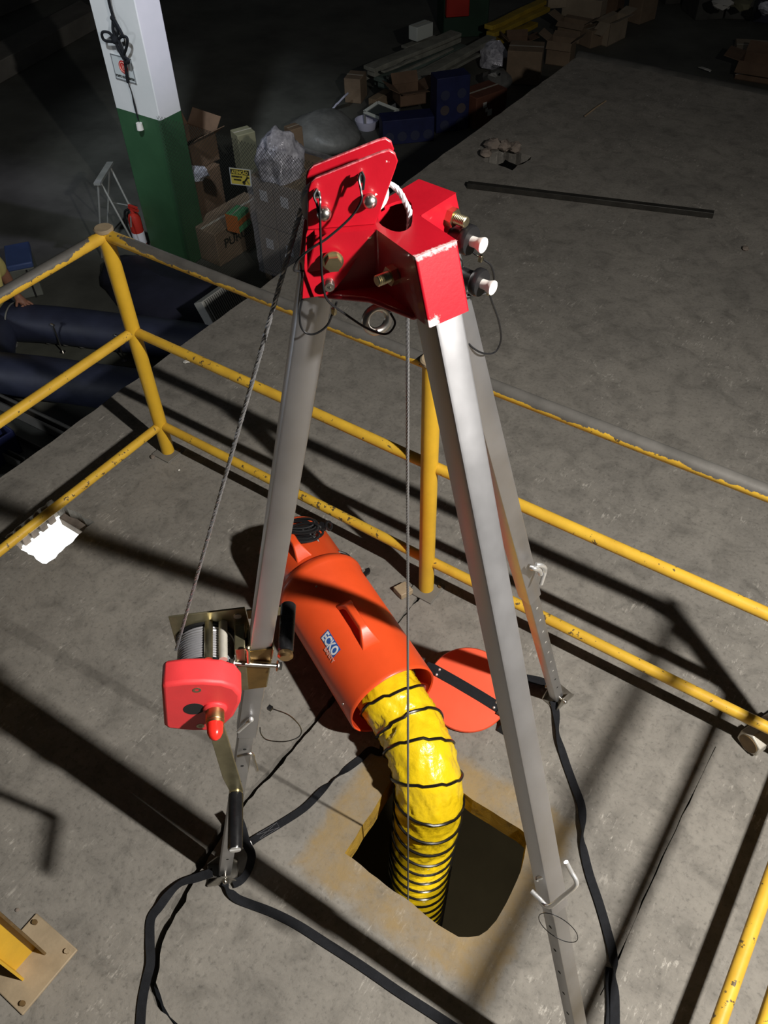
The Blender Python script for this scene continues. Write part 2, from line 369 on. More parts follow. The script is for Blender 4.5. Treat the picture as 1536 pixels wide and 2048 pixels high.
        o['_o'] = tuple(org)
        if bevel:
            b = o.modifiers.new('bevel', 'BEVEL'); b.width = bevel; b.segments = seg; b.limit_method = 'ANGLE'; b.angle_limit = math.radians(38)
        return o
def tag(o, label=None, cat=None, group=None, kind=None):
    if label: o['label'] = label
    if cat: o['category'] = cat
    if group: o['group'] = group
    if kind: o['kind'] = kind
    return o
def thing(name, label, cat, loc, group=None):
    o = bpy.data.objects.new(name, None); C.objects.link(o); o.location = loc; o.empty_display_size = 0.05
    o['_o'] = tuple(V(loc)); return tag(o, label, cat, group)
def spline(pts, k=8, closed=False):
    pts = [V(p) for p in pts]; n = len(pts); out = []
    for i in range(n if closed else n - 1):
        p0 = pts[(i - 1) % n] if closed or i else pts[0] * 2 - pts[1]; p1 = pts[i]; p2 = pts[(i + 1) % n]
        p3 = pts[(i + 2) % n] if closed or i + 2 < n else p2 * 2 - p1
        for j in range(k):
            t = j / k
            out.append(0.5 * ((2 * p1) + (p2 - p0) * t + (2 * p0 - 5 * p1 + 4 * p2 - p3) * t * t + (3 * p1 - p0 - 3 * p2 + p3) * t ** 3))
    if not closed: out.append(pts[-1])
    return out
def resample(pts, step):
    out = [pts[0]]; acc = 0.0
    for a, b in zip(pts, pts[1:]):
        d = (b - a).length
        while acc + d >= step:
            a = a + (b - a) * ((step - acc) / d); out.append(a.copy()); d = (b - a).length; acc = 0.0
            if d < 1e-9: break
        acc += d
    out.append(pts[-1]); return out
def text_mesh(txt, size, extrude=0.0008, align='CENTER', bold=0.0):
    cu = bpy.data.curves.new('lettering', 'FONT'); cu.body = txt; cu.size = size; cu.extrude = extrude; cu.align_x = align; cu.align_y = 'CENTER'
    cu.resolution_u = 4; cu.offset = bold
    ob = bpy.data.objects.new('lettering', cu); C.objects.link(ob)
    dg = bpy.context.evaluated_depsgraph_get(); me = bpy.data.meshes.new_from_object(ob.evaluated_get(dg))
    bpy.data.objects.remove(ob)
    vs = [v.co.copy() for v in me.vertices]; fs = [tuple(p.vertices) for p in me.polygons]; bpy.data.meshes.remove(me)
    return vs, fs
def text_on(mb, txt, size, o, x, y, nrm, lift=0.001, fit=None, mi=0, bold=0.0, align='CENTER'):
    vs, fs = text_mesh(txt, size, align=align, bold=bold); o, x, y, nrm = V(o), V(x).normalized(), V(y).normalized(), V(nrm).normalized()
    if fit:
        w = max(v.x for v in vs) - min(v.x for v in vs); k = fit / w
        for v in vs: v.x *= k
    return mb.add([o + x * v.x + y * v.y + nrm * (v.z + lift) for v in vs], fs, mi)
def hexbolt(mb, p, ax, r, h, mi=0):
    u, w = perp(ax); ax = V(ax).normalized(); p = V(p)
    mb.cyl(p, p + ax * h * 0.25, r * 1.25, n=20, mi=mi)
    mb.prism([p + ax * h * 0.2 + (u * math.cos(math.pi * i / 3) + w * math.sin(math.pi * i / 3)) * r for i in range(6)], ax * h * 0.8, mi)
def threaded(mb, p, ax, r, h, pitch=0.0025, mi=0):
    n = int(h / pitch); prof = []
    for i in range(n):
        prof += [(i * pitch, r * 0.86), (i * pitch + pitch / 2, r)]
    prof.append((n * pitch, r * 0.8)); mb.lathe(p, ax, prof, 16, mi)
def twisted(mb, pts, r, strands=4, pitch=0.035, mi=0, step=0.006, n=5):
    p = resample(pts, step); m = len(p); u = perp(p[1] - p[0])[0]; fr = []
    for i in range(m):
        t = (p[min(i + 1, m - 1)] - p[max(i - 1, 0)]).normalized(); u = (u - t * u.dot(t)).normalized(); fr.append((u.copy(), t.cross(u)))
    for k in range(strands):
        mb.tube([p[i] + (fr[i][0] * math.cos(6.2832 * (i * step / pitch + k / strands)) + fr[i][1] * math.sin(6.2832 * (i * step / pitch + k / strands))) * r * 0.55 for i in range(m)], r * 0.55, n, mi=mi)

# ================================================================== STRUCTURE
LOW = -1.2
def jitter(loop, step, amp, seed):
    rnd = random.Random(seed); out = []; n = len(loop); loop = [V((p[0], p[1], 0)) for p in loop]
    for i in range(n):
        a, b = V(loop[i]).to_2d(), V(loop[(i + 1) % n]).to_2d(); k = max(1, int((b - a).length / step))
        for j in range(k):
            p = a.lerp(b, j / k); out.append(V((p.x + rnd.uniform(-amp, amp), p.y + rnd.uniform(-amp, amp))))
    return out
def slab_mesh(outer, holes, ztop, zbot, his):
    mb = MB(); loops = [outer] + holes
    tris = tessellate_polygon([[V((p.x, p.y, 0)) for p in l] for l in loops])
    flat = [p for l in loops for p in l]; n = len(flat)
    mb.add([V((p.x, p.y, ztop)) for p in flat] + [V((p.x, p.y, zbot)) for p in flat], [])
    for t in tris:
        mb.f.append(list(t)); mb.mi.append(0); mb.f.append([i + n for i in t][::-1]); mb.mi.append(0)
    o = 0
    for li, l in enumerate(loops):
        k = len(l)
        for i in range(k):
            a, b = o + i, o + (i + 1) % k
            mb.f.append([a, b, b + n, a + n]); mb.mi.append(his[li])
        o += k
    return mb
# manhole, rounded at its near right corner
man = [V(p).to_2d() for p in ((-0.2056,-0.1802,0.0000), (-0.2106,-0.0569,0.0000), (-0.2187,0.0776,0.0000), (-0.222, 0.150, 0), (-0.195, 0.190, 0), (0.0, 0.190, 0), (0.2086,0.1886,0.0000), (0.2385,0.1821,0.0000), (0.2704,0.0787,0.0000), (0.2784,-0.0309,0.0000), (0.2769,-0.0890,0.0000), (0.2709,-0.1259,0.0000), (0.2560,-0.1554,0.0000), (0.2359,-0.1754,0.0000), (0.2098,-0.1881,0.0000), (0.1744,-0.1940,0.0000))]
man = jitter(man, 0.03, 0.0022, 3)
white = jitter([(-2.168, 0.080), (-1.902, 0.080), (-1.918, 0.352), (-2.175, 0.338)], 0.02, 0.005, 5)
far = jitter([(-2.21, 4.17), (-1.96, 4.15), (-1.93, 4.40), (-2.17, 4.46)], 0.04, 0.015, 6)
ln = [(-0.545, 0.80), (-0.549, 0.60), (-0.559, 0.157), (-0.568, -0.054), (-0.578, -0.247), (-0.571, -0.351), (-0.560, -0.456), (-0.537, -0.568), (-0.524, -0.635), (-0.511, -0.689), (-0.474, -0.737), (-0.452, -0.771), (-0.393, -0.803), (-0.325, -0.812), (-0.235, -0.83), (-0.10, -0.90)]
wd_ = [0.004, 0.006, 0.009, 0.011, 0.011, 0.012, 0.012, 0.014, 0.014, 0.015, 0.016, 0.017, 0.013, 0.009, 0.007, 0.003]
crack = jitter([(x - w, y - w * 0.3) for (x, y), w in zip(ln, wd_)] + [(x + w, y + w * 0.3) for (x, y), w in zip(ln[::-1], wd_[::-1])], 0.022, 0.0042, 9)
ln2 = [(0.622, 0.80), (0.618, 0.62), (0.612, 0.40), (0.612, 0.20), (0.616, 0.02), (0.612, -0.10)]
crack2 = jitter([(x - 0.0016, y) for x, y in ln2] + [(x + 0.0016, y) for x, y in ln2[::-1]], 0.05, 0.0022, 10)
ln3 = [(-0.545, 0.83), (-0.50, 0.90), (-0.44, 0.945), (-0.40, 1.0)]
outer = jitter([(-2.472, -2.2), (3.4, -2.2), (3.4, 6.27), (-2.478, 6.27)], 0.09, 0.006, 11)
floor = slab_mesh(outer, [man, white, far, crack, crack2], 0.0, -0.105, [0, 1, 0, 0, 0, 0]).build('floor', ['concrete', 'hole_wall_yellow'], loc=(0, 0, 0), smooth=False)
tag(floor, 'grey concrete platform floor with manhole, cracks and a jagged left edge', kind='structure')
# broken brick ends showing in the wall of the small square opening
for i in range(5):
    mb = MB(); y = 0.105 + i * 0.047; mb.box((-2.163 - 0.003 * (i % 2), y, -0.055), (0.030 + 0.010 * (i % 2), 0.034, 0.085))
    mb.build('brick', 'rubble', floor, bevel=0.004)
MB().box((-2.00, 0.335, -0.080), (0.24, 0.050, 0.05)).build('ledge', 'rubble', floor, bevel=0.004)
# the pit under the manhole
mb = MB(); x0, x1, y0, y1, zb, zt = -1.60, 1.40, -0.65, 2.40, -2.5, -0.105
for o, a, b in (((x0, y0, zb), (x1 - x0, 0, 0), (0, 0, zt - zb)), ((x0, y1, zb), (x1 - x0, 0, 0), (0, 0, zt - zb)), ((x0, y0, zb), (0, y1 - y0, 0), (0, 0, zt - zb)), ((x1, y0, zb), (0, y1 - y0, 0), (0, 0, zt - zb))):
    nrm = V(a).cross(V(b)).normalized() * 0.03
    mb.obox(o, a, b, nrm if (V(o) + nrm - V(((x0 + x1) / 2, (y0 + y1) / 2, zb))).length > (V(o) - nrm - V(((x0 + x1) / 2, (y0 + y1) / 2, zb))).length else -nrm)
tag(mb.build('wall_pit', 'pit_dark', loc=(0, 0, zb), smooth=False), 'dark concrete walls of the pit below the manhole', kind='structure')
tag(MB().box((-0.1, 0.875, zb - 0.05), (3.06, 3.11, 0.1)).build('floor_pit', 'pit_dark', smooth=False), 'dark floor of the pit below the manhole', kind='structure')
# added glowing sheet standing in for daylight below the small square opening
pl = MB().box((-2.12, 0.26, -0.135), (0.56, 0.52, 0.02)).build('glow_sheet', 'daylight_glow', smooth=False)
tag(pl, 'added glowing white sheet standing in for daylight below the small square floor opening under the left rail', 'light')
# platform side walls and the lower hall floor
mb = MB(); mb.box((-2.43, 2.03, -0.66), (0.06, 8.4, 1.10))
tag(mb.build('wall_left', 'concrete', loc=(0, 0, LOW), smooth=False), 'concrete left side wall of the platform', kind='structure')
mb = MB(); mb.box((0.5, 6.20, -0.66), (5.8, 0.06, 1.10))
tag(mb.build('wall_far', 'concrete', loc=(0, 0, LOW), smooth=False), 'concrete far side wall of the platform', kind='structure')
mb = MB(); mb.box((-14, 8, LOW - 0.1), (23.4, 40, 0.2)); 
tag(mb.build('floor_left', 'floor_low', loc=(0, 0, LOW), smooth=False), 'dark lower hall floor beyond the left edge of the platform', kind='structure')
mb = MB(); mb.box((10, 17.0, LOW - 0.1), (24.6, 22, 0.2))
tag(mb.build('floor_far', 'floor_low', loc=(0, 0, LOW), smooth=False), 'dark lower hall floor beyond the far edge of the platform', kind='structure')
# low kerbs in the dark at the top left
mb = MB(); mb.obox((-9.3733,5.2224,-1.2000), V((-9.8222,7.2445,-1.2000)) - V((-9.3733,5.2224,-1.2000)), (-0.5, 0.18, 0), (0, 0, 0.22)); 
tag(mb.build('trim_1', 'kerb', loc=(-9.3733,5.2224,-1.2000), bevel=0.01), 'low pale concrete kerb in the dark behind the column', kind='structure')
mb = MB(); mb.obox((-11.3174,6.2570,-1.2000), V((-11.5379,8.1282,-1.2000)) - V((-11.3174,6.2570,-1.2000)), (-0.7, 0.26, 0), (0, 0, 0.25))
tag(mb.build('trim_2', 'kerb', loc=(-11.3174,6.2570,-1.2000), bevel=0.01), 'second low concrete kerb in the dark, top left', kind='structure')
# rounded edge beam along the far end of the platform
mb = MB(); mb.tube([V((-2.50, 6.33, -0.03)), V((-1.6, 6.34, -0.04)), V((0.5, 6.33, -0.05)), V((3.4, 6.33, -0.05))], 0.055, 10)
tag(mb.build('trim_3', 'beam_dark', loc=(-2.5, 6.33, -0.1)), 'dark pipe nosing along the far edge of the platform', kind='structure')

# ------------------------------------------------------------------ painted column on the lower level
col = thing('column', 'square concrete column painted green below and white above', 'column', (-4.80, 3.56, LOW))
mb = MB(); mb.box((-4.803, 3.555, 0.9), (0.478, 0.23, 4.2)); mb.build('shaft', 'column_paint', col, loc=(-4.80, 3.56, LOW), bevel=0.008)
# ------------------------------------------------------------------ notice on the column
YC = 3.439
no = thing('notice_sign', 'small white notice with a red disc on the white part of the column', 'sign', (-4.835, YC, 0.25))
sx0, sx1, sz0, sz1 = -4.945, -4.728, 0.252, 0.428
MB().box(((sx0 + sx1) / 2, YC - 0.003, (sz0 + sz1) / 2), (sx1 - sx0, 0.004, sz1 - sz0)).build('board', 'sign_panel', no)
mb = MB()
for c, dd in ((((sx0 + sx1) / 2, YC - 0.006, sz1 - 0.004), (sx1 - sx0, 0.002, 0.007)), (((sx0 + sx1) / 2, YC - 0.006, sz0 + 0.004), (sx1 - sx0, 0.002, 0.007)), ((sx0 + 0.004, YC - 0.006, (sz0 + sz1) / 2), (0.007, 0.002, sz1 - sz0)), ((sx1 - 0.004, YC - 0.006, (sz0 + sz1) / 2), (0.007, 0.002, sz1 - sz0))): mb.box(c, dd)
mb.build('border', 'sign_grey', no)
mb = MB(); mb.cyl((-4.833, YC - 0.005, 0.352), (-4.833, YC - 0.0065, 0.352), 0.046, n=28); mb.build('disc', 'sign_red', no)
mb = MB(); mb.torus((-4.833, YC - 0.007, 0.352), (0, 1, 0), 0.034, 0.003, 24, 6)
mb.box((-4.840, YC - 0.007, 0.352), (0.008, 0.002, 0.042)); mb.box((-4.823, YC - 0.007, 0.348), (0.008, 0.002, 0.03)); mb.build('emblem', 'label_pink', no)
mb = MB(); text_on(mb, 'PONTO DE ENCONTRO', 0.024, (-4.836, YC - 0.0055, 0.279), (1, 0, 0), (0, 0, 1), (0, -1, 0), fit=0.195, bold=0.0008); mb.build('lettering', 'sign_black', no)
# ------------------------------------------------------------------ tied rope hanging in front of the column
cb = thing('tied_cable', 'dark cable tied into loops hanging down the front of the column', 'cable', (-4.7926,3.4200,-0.0527))
mb = MB()
def yc(pts, off=0.0): return [V(p) + V((0, off, 0)) for p in pts]
mb.tube(spline([(-4.7823,3.4100,0.8942), (-4.7924,3.4100,0.7772), (-4.7864,3.4100,0.7001)]), 0.010, 8)
mb.tube(spline([(-4.7779,3.4000,0.6946), (-4.7323,3.3900,0.6537), (-4.7120,3.3900,0.5994), (-4.7651,3.4000,0.5654), (-4.8138,3.4100,0.5448), (-4.7693,3.4100,0.6105), (-4.7798,3.4000,0.6627), (-4.7885,3.4000,0.6930)]), 0.010, 8)
mb.tube(spline([(-4.8302,3.4100,0.5421), (-4.8541,3.4000,0.5867), (-4.8975,3.3800,0.5917), (-4.9194,3.3800,0.5621), (-4.9111,3.3900,0.5310), (-4.8285,3.4000,0.5320)]), 0.010, 8)
mb.tube(spline([(-4.7927,3.4100,0.6834), (-4.8057,3.4000,0.6202), (-4.8077,3.4000,0.5876), (-4.7940,3.3900,0.5274), (-4.7764,3.3900,0.4775), (-4.7629,3.4000,0.4301)]), 0.011, 8)
mb.tube(spline([(-4.7386,3.4000,0.5827), (-4.6622,3.3800,0.5974), (-4.6560,3.3800,0.5727), (-4.7037,3.3900,0.5098), (-4.7552,3.4000,0.4516), (-4.7041,3.3900,0.4368), (-4.7171,3.3900,0.4143), (-4.7651,3.4000,0.4095)]), 0.010, 8)
mb.tube(spline([(-4.7772,3.4000,0.5601), (-4.7621,3.4000,0.5036), (-4.7523,3.4000,0.4454), (-4.7816,3.4100,0.3490), (-4.8043,3.4200,0.2548)]), 0.011, 8)
mb.build('loops', 'black_webbing', cb)
for q_, r_ in (((-4.8069,3.4000,0.5487), 0.030), ((-4.7832,3.4000,0.6938), 0.018)):
    mb = MB(); mb.ball(q_, r_, 12); mb.build('knot', 'black_webbing', cb)
mb = MB()
for dxp in (0, 1):
    mb.tube(spline([(-4.8043,3.4200,0.2548), V((-4.7913,3.4200,0.1864)), V((-4.8033,3.4250,0.0737)) + V((0.012 * dxp, 0, 0)), (-4.7875,3.4200,-0.0215)]), 0.0035, 6)
mb.build('thin_wire', 'black_webbing', cb)
mb = MB(); e = V((-4.7871,3.4200,-0.0364)); mb.cyl(e, e + V((0, 0, -0.05)), 0.024, 0.027, 14); mb.build('plug', 'white_plastic', cb)

# ================================================================== GUARDRAIL
GR = thing('guardrail', 'yellow tube guardrail with chipped paint around the manhole', 'railing', (-1.957, 0.845, 0))
RX, RY = 0.885, 0.845
PX_ = -1.957
posts = [(PX_, 0.842), (-0.545, 0.828), (0.86, 0.848), (PX_, -0.75), (0.885, -1.25)]
for i, (x, y) in enumerate(posts):
    mb = MB(); mb.cyl((x, y, 0.004), (x, y, 1.105), 0.0295, n=24); p = mb.build('post', 'yellow_paint' if i else 'yellow_paint', GR)
    mb = MB(); mb.lathe((x, y, 1.10), (0, 0, 1), [(0, 0.031), (0.004, 0.036), (0.012, 0.036), (0.016, 0.031)], 24); mb.build('cap', 'beige_paint', p)
    mb = MB(); mb.box((x + 0.004, y - 0.004, 0.004), (0.105, 0.105, 0.008))
    bpn = mb.build('base_plate', 'kerb', GR, bevel=0.002)
    mb = MB(); mb.cyl((x + 0.043, y + 0.03, 0.004), (x + 0.043, y + 0.03, 0.016), 0.007, n=8); mb.build('bolt', 'rust_shade_brown', bpn)
mb = MB(); mb.obox((-0.645, 0.745, 0), (0.050, -0.018, 0), (0.022, 0.050, 0), (0, 0, 0.030)); mb.build('shim_block', 'beige_paint', GR, bevel=0.003)
for z, r, nm, m in ((1.085, 0.0225, 'top_rail', 'rail_worn'), (0.665, 0.0195, 'mid_rail', 'rail_yellow'), (0.165, 0.0195, 'bottom_rail', 'rail_yellow')):
    for a, b in (((PX_, RY, z), (-0.545, RY - 0.005, z)), ((-0.545, RY - 0.005, z), (0.86, RY + 0.005, z)), ((PX_, RY, z), (PX_ - 0.01, -1.9, z)), ((0.875, RY, z), (0.885, -2.1, z))):
        k = max(2, int((V(b) - V(a)).length / 0.1)); pts = [V(a).lerp(V(b), j / k) for j in range(k + 1)]
        MB().tube(pts, r, 20).build(nm, m, GR)

# ------------------------------------------------------------------ galvanised pipe stub with hex cap under the rail, right edge
gp = thing('pipe_stub', 'galvanised pipe stub with big hexagonal cap under the lower rail at the right', 'pipe', (0.74, 0.90, 0))
a, b = V((0.705, 0.842, 0.043)), V((0.83, 1.12, 0.043)); ax = (b - a).normalized()
mb = MB(); mb.cyl(a + ax * 0.045, b, 0.036, n=24); mb.cyl(a + ax * 0.11, a + ax * 0.15, 0.043, n=24); mb.build('pipe', 'galvanised', gp)
mb = MB(); u, w = perp(ax); mb.prism([a + (u * math.cos(math.pi * i / 3 + 0.52) + w * math.sin(math.pi * i / 3 + 0.52)) * 0.047 for i in range(6)], ax * 0.06)
mb.build('hex_cap', 'galvanised', gp, bevel=0.004)
mb = MB(); mb.cyl(a - ax * 0.003, a + ax * 0.01, 0.034, n=20); mb.build('end_disc', 'rust_shade_brown', gp)  # brown disc: shade of the recessed pipe end put into its colour
mb = MB(); mb.tube(spline([(0.80, 0.99, 0.008), (0.815, 1.06, 0.03), (0.86, 1.12, 0.06), (0.93, 1.12, 0.03), (1.0, 1.05, 0.006)]), 0.006, 8)
tag(mb.build('black_cable', 'black_plastic'), 'short black cable curling behind the galvanised pipe stub', 'cable')

# ------------------------------------------------------------------ beam stub on a bolted base plate, bottom left
bs = thing('beam_post', 'yellow steel beam post bolted on a square beige base plate', 'post', (-0.775, -0.93, 0))
mb = MB(); c = V((-0.775, -0.935, 0)); e1 = V((0.09, 0.0, 0)); e2 = V((0.0, 0.10, 0))
mb.prism([c + e1 + e2, c - e1 + e2, c - e1 - e2, c + e1 - e2], (0, 0, 0.010)); bp_ = mb.build('base_plate', 'beige_paint', bs, bevel=0.003)
for sx_ in (-1, 1):
    for sy_ in (-1, 1):
        q = c + e1 * sx_ * 0.78 + e2 * sy_ * 0.80
        mb = MB(); mb.cyl(q + V((0, 0, 0.008)), q + V((0, 0, 0.020)), 0.0075, n=8); mb.build('bolt', 'rust_shade_brown' if sx_ * sy_ < 0 else 'beige_paint', bp_)
cc = c + V((-0.018, 0.0, 0))
mb = MB(); mb.box(cc + V((0, 0, 0.63)), (0.006, 0.075, 1.24)); mb.build('web', 'yellow_paint', bs)
for s_ in (-1, 1):
    mb = MB(); mb.box(cc + V((0, s_ * 0.040, 0.63)), (0.082, 0.007, 1.24)); mb.build('flange', 'rust_shade_brown' if s_ > 0 else 'yellow_paint', bs)

# ================================================================== TRIPOD
HUB = V((-0.072, -0.070, 0)); ZT, ZB = 2.100, 2.018
def dr(a): return V((math.cos(math.radians(a)), math.sin(math.radians(a)), 0))
AR = {'A': 222, 'B': 84, 'C': -21}
TP = thing('tripod', 'aluminium rescue tripod with red head standing over the manhole', 'tripod', (0.02, 0.0, 0))
hd = MB(); Wd = 0.0315; order = ['C', 'B', 'A']
def star(R, w, z):
    out = []
    for i, k in enumerate(order):
        d = dr(AR[k]); sd = V((-d.y, d.x, 0)); a0 = AR[k]; a1 = AR[order[(i + 1) % 3]]
        out += [HUB + d * R[k] - sd * w, HUB + d * R[k] + sd * w]
        df = ((a1 - a0) % 360) / 2; bis = dr(a0 + df); out.append(HUB + bis * (w / math.sin(math.radians(df))))
    return [p + V((0, 0, z)) for p in out]
top = star({'A': 0.095, 'B': 0.100, 'C': 0.100}, Wd, ZT); bot = star({'A': 0.121, 'B': 0.130, 'C': 0.130}, Wd, ZB)
# sloping bottom: arms A and B hang at their own heights
n = len(top); kc = HUB + V((0.012, 0.002, ZT)); hole = [V(p) for p in spline([(-0.0880,-0.0691,2.1000), (-0.0887,-0.0512,2.1000), (-0.0844,-0.0347,2.1000), (-0.0756,-0.0246,2.1000), (-0.0646,-0.0286,2.1000), (-0.0460,-0.0549,2.1000), (-0.0341,-0.0767,2.1000), (-0.0348,-0.0914,2.1000), (-0.0435,-0.0982,2.1000), (-0.0576,-0.0970,2.1000), (-0.0725,-0.0905,2.1000)], 2, True)]; nh = len(hole)
tris = tessellate_polygon([top, hole]); hd.add(top + hole, [t for t in tris])
hd.add(top + bot, [(i, (i + 1) % n, n + (i + 1) % n, n + i) for i in range(n)])
hd.add(hole + [p - V((0, 0, 0.004)) for p in hole], [(i, (i + 1) % nh, nh + (i + 1) % nh, nh + i) for i in range(nh)])
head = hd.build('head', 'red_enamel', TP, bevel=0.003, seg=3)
# lower gusset plate under the head, rounded lip
hull = []
for i, k in enumerate(order):
    d = dr(AR[k]); sd = V((-d.y, d.x, 0)); hull += [HUB + d * 0.100 - sd * 0.0335 + V((0, 0, ZB - 0.006)), HUB + d * 0.100 + sd * 0.0335 + V((0, 0, ZB - 0.006))]
    a0 = AR[k]; a1 = AR[order[(i + 1) % 3]]; df = ((a1 - a0) % 360) / 2; hull.append(HUB + dr(a0 + df) * 0.066 + V((0, 0, ZB - 0.006)))
MB().prism(hull, (0, 0, 0.008)).build('gusset_plate', 'red_enamel', head, bevel=0.003)
# cheek plates carrying the two pulleys, on arm A
dA, nA = dr(222), dr(-48)
def pa(r, z, s): return HUB + dA * r + nA * s + V((0, 0, z))
prof_up = [(0.104, 2.100), (0.098, 2.152), (0.094, 2.160), (0.088, 2.165), (0.010, 2.189), (0.000, 2.191), (-0.007, 2.186), (-0.010, 2.177), (-0.006, 2.165), (0.012, 2.118), (0.019, 2.100)]
prof_lo = [(0.019, 2.100), (0.020, 2.095), (0.060, 2.045), (0.079, 2.022), (0.084, 2.018), (0.120, 2.016), (0.106, 2.095), (0.104, 2.100)]
for sg in (1, -1):
    mb = MB(); mb.prism([pa(r, z, sg * 0.013) for r, z in prof_up], nA * sg * 0.006)
    def off(z): return sg * (0.013 + 0.0195 * min(1, max(0, (2.100 - z) / 0.022)))
    p0 = [pa(r, z, off(z)) for r, z in prof_lo]; p1 = [p + nA * sg * 0.006 for p in p0]; k = len(p0)
    mb.add(p0 + p1, [tuple(range(k)), tuple(range(k, 2 * k))[::-1]] + [(i, (i + 1) % k, k + (i + 1) % k, k + i) for i in range(k)])
    mb.build('cheek_plate', 'red_enamel', head, bevel=0.0015)
# pulleys, pins, bolts
for r, z in ((0.082, 2.124), (0.026, 2.135)):
    mb = MB(); mb.lathe(pa(r, z, -0.010), nA, [(0, 0.006), (0, 0.026), (0.003, 0.026), (0.010, 0.020), (0.017, 0.026), (0.020, 0.026), (0.020, 0.006)], 24, closed=True); mb.build('pulley', 'white_plastic', head)
    mb = MB(); mb.cyl(pa(r, z, -0.030), pa(r, z, 0.026), 0.0065, n=14); mb.ball(pa(r, z, 0.027), 0.0092, 14); mb.build('pulley_pin', 'steel', head)
for r, z in ((0.0885, 2.150), (0.035, 2.164)):
    mb = MB(); mb.cyl(pa(r, z, 0.015), pa(r, z, 0.028), 0.0035, n=10); mb.ball(pa(r, z, 0.028), 0.0052, 10); mb.build('small_pin', 'steel', head)
mb = MB(); hexbolt(mb, pa(0.076, 2.066, 0.036), nA, 0.0108, 0.011); mb.build('hex_bolt', 'zinc', head)
mb = MB(); mb.lathe(pa(0.0835, 2.034, 0.034), nA, [(0, 0.0075), (0.010, 0.0072), (0.012, 0.006), (0.012, 0.003), (0.006, 0.003)], 14); mb.build('socket_pin', 'steel', head)
dC = dr(-21); nC = dr(-111)
def pc(r, z, s): return HUB + dC * r + nC * s + V((0, 0, z))
q = V((-0.0295,-0.1200,2.0573))
mb = MB(); u, w = perp(nC); mb.prism([q + (u * math.cos(math.pi * i / 3) + w * math.sin(math.pi * i / 3)) * 0.0125 for i in range(6)], nC * 0.010); mb.build('nut', 'zinc', head)
mb = MB(); threaded(mb, q + nC * 0.008, nC, 0.0075, 0.021); mb.build('threaded_end', 'zinc', head)
q = V((-0.0867,-0.0981,1.9984))
mb = MB(); u, w = perp(nC); mb.prism([q + (u * math.cos(math.pi * i / 3) + w * math.sin(math.pi * i / 3)) * 0.0105 for i in range(6)], V((0, 0, 0.010))); threaded(mb, q + V((0, 0, 0.009)), (0, 0, 1), 0.0075, 0.016); mb.build('eye_bolt_nut', 'steel', head)
nB = dr(-6)
q = V((-0.0317,0.0125,2.0737))
mb = MB(); u, w = perp(nB); mb.prism([q + (u * math.cos(math.pi * i / 3) + w * math.sin(math.pi * i / 3)) * 0.0125 for i in range(6)], nB * 0.010); mb.build('nut', 'zinc', head)
mb = MB(); threaded(mb, q + nB * 0.008, nB, 0.0075, 0.022); mb.build('threaded_end', 'zinc', head)
for q in (V((-0.0308,0.0208,2.0443)), V((-0.0274,0.0532,1.9638))):
    axp = (nB + V((0, 0, 0.02))).normalized()
    mb = MB(); mb.lathe(q - axp * 0.004, axp, [(0, 0.0125), (0.024, 0.0125), (0.024, 0.019), (0.026, 0.0205), (0.033, 0.0205), (0.036, 0.019), (0.036, 0.006)], 22); k_ = mb.build('plunger_body', 'black_plastic', head)
    mb = MB(); mb.lathe(q + axp * 0.030, axp, [(0, 0.007), (0.010, 0.0072), (0.014, 0.0085), (0.019, 0.0105), (0.021, 0.0105), (0.0225, 0.008)], 18); mb.build('pull_knob', 'white_plastic', k_)
mb = MB(); mb.torus(V((-0.0826,-0.0876,1.9521)) , nA + V((0.25, 0.2, 0.15)), 0.0175, 0.0058, 32, 12); mb.build('eye_ring', 'steel', head)
# lanyards
def lanyard(pts, r=0.0016, par=None, clips=()):
    mb = MB(); mb.tube(spline(pts, 10), r, 6); o = mb.build('lanyard', 'black_plastic', par or head)
    for c_ in clips:
        mb = MB(); c_ = V(c_); mb.box(c_, (0.006, 0.006, 0.010)); mb.build('crimp', 'zinc', o, bevel=0.001)
lanyard([(-0.1178,-0.1516,2.1560), (-0.1115,-0.1540,2.1489), (-0.1086,-0.1595,2.1371), (-0.1081,-0.1644,2.0876), (-0.1078,-0.1669,2.0474), (-0.1035,-0.1656,2.0192), (-0.0877,-0.1514,1.9957), (-0.0695,-0.1283,1.9663), (-0.0540,-0.1076,1.9510), (-0.0470,-0.0959,1.9629), (-0.0548,-0.0948,1.9769)])
lanyard([(-0.1173,-0.1512,2.1572), (-0.1179,-0.1571,2.1510), (-0.1140,-0.1576,2.1423), (-0.1114,-0.1593,2.1331)])
lanyard([(-0.0782,-0.1159,2.1725), (-0.0784,-0.1202,2.1664), (-0.0741,-0.1230,2.1554), (-0.0721,-0.1266,2.1433), (-0.0838,-0.1345,2.1227), (-0.1027,-0.1568,2.1016), (-0.1174,-0.1701,2.0903), (-0.1328,-0.1786,2.0747), (-0.1423,-0.1791,2.0587), (-0.1434,-0.1747,2.0526), (-0.1363,-0.1656,2.0502)])
lanyard([(-0.0777,-0.1155,2.1737), (-0.0740,-0.1162,2.1671), (-0.0729,-0.1206,2.1547)])
lanyard([(-0.1394,-0.1711,2.0148), (-0.1412,-0.1781,1.9961), (-0.1409,-0.1805,1.9759), (-0.1351,-0.1779,1.9638), (-0.1240,-0.1706,1.9629), (-0.1106,-0.1613,1.9759), (-0.1024,-0.1566,1.9979), (-0.0971,-0.1545,2.0123)], clips=((-0.1019,-0.1561,1.9978),))
lanyard([(-0.0151,0.0407,2.0179), (-0.0096,0.0456,2.0104), (-0.0063,0.0579,1.9992)], clips=((-0.0044,0.0562,1.9983),))
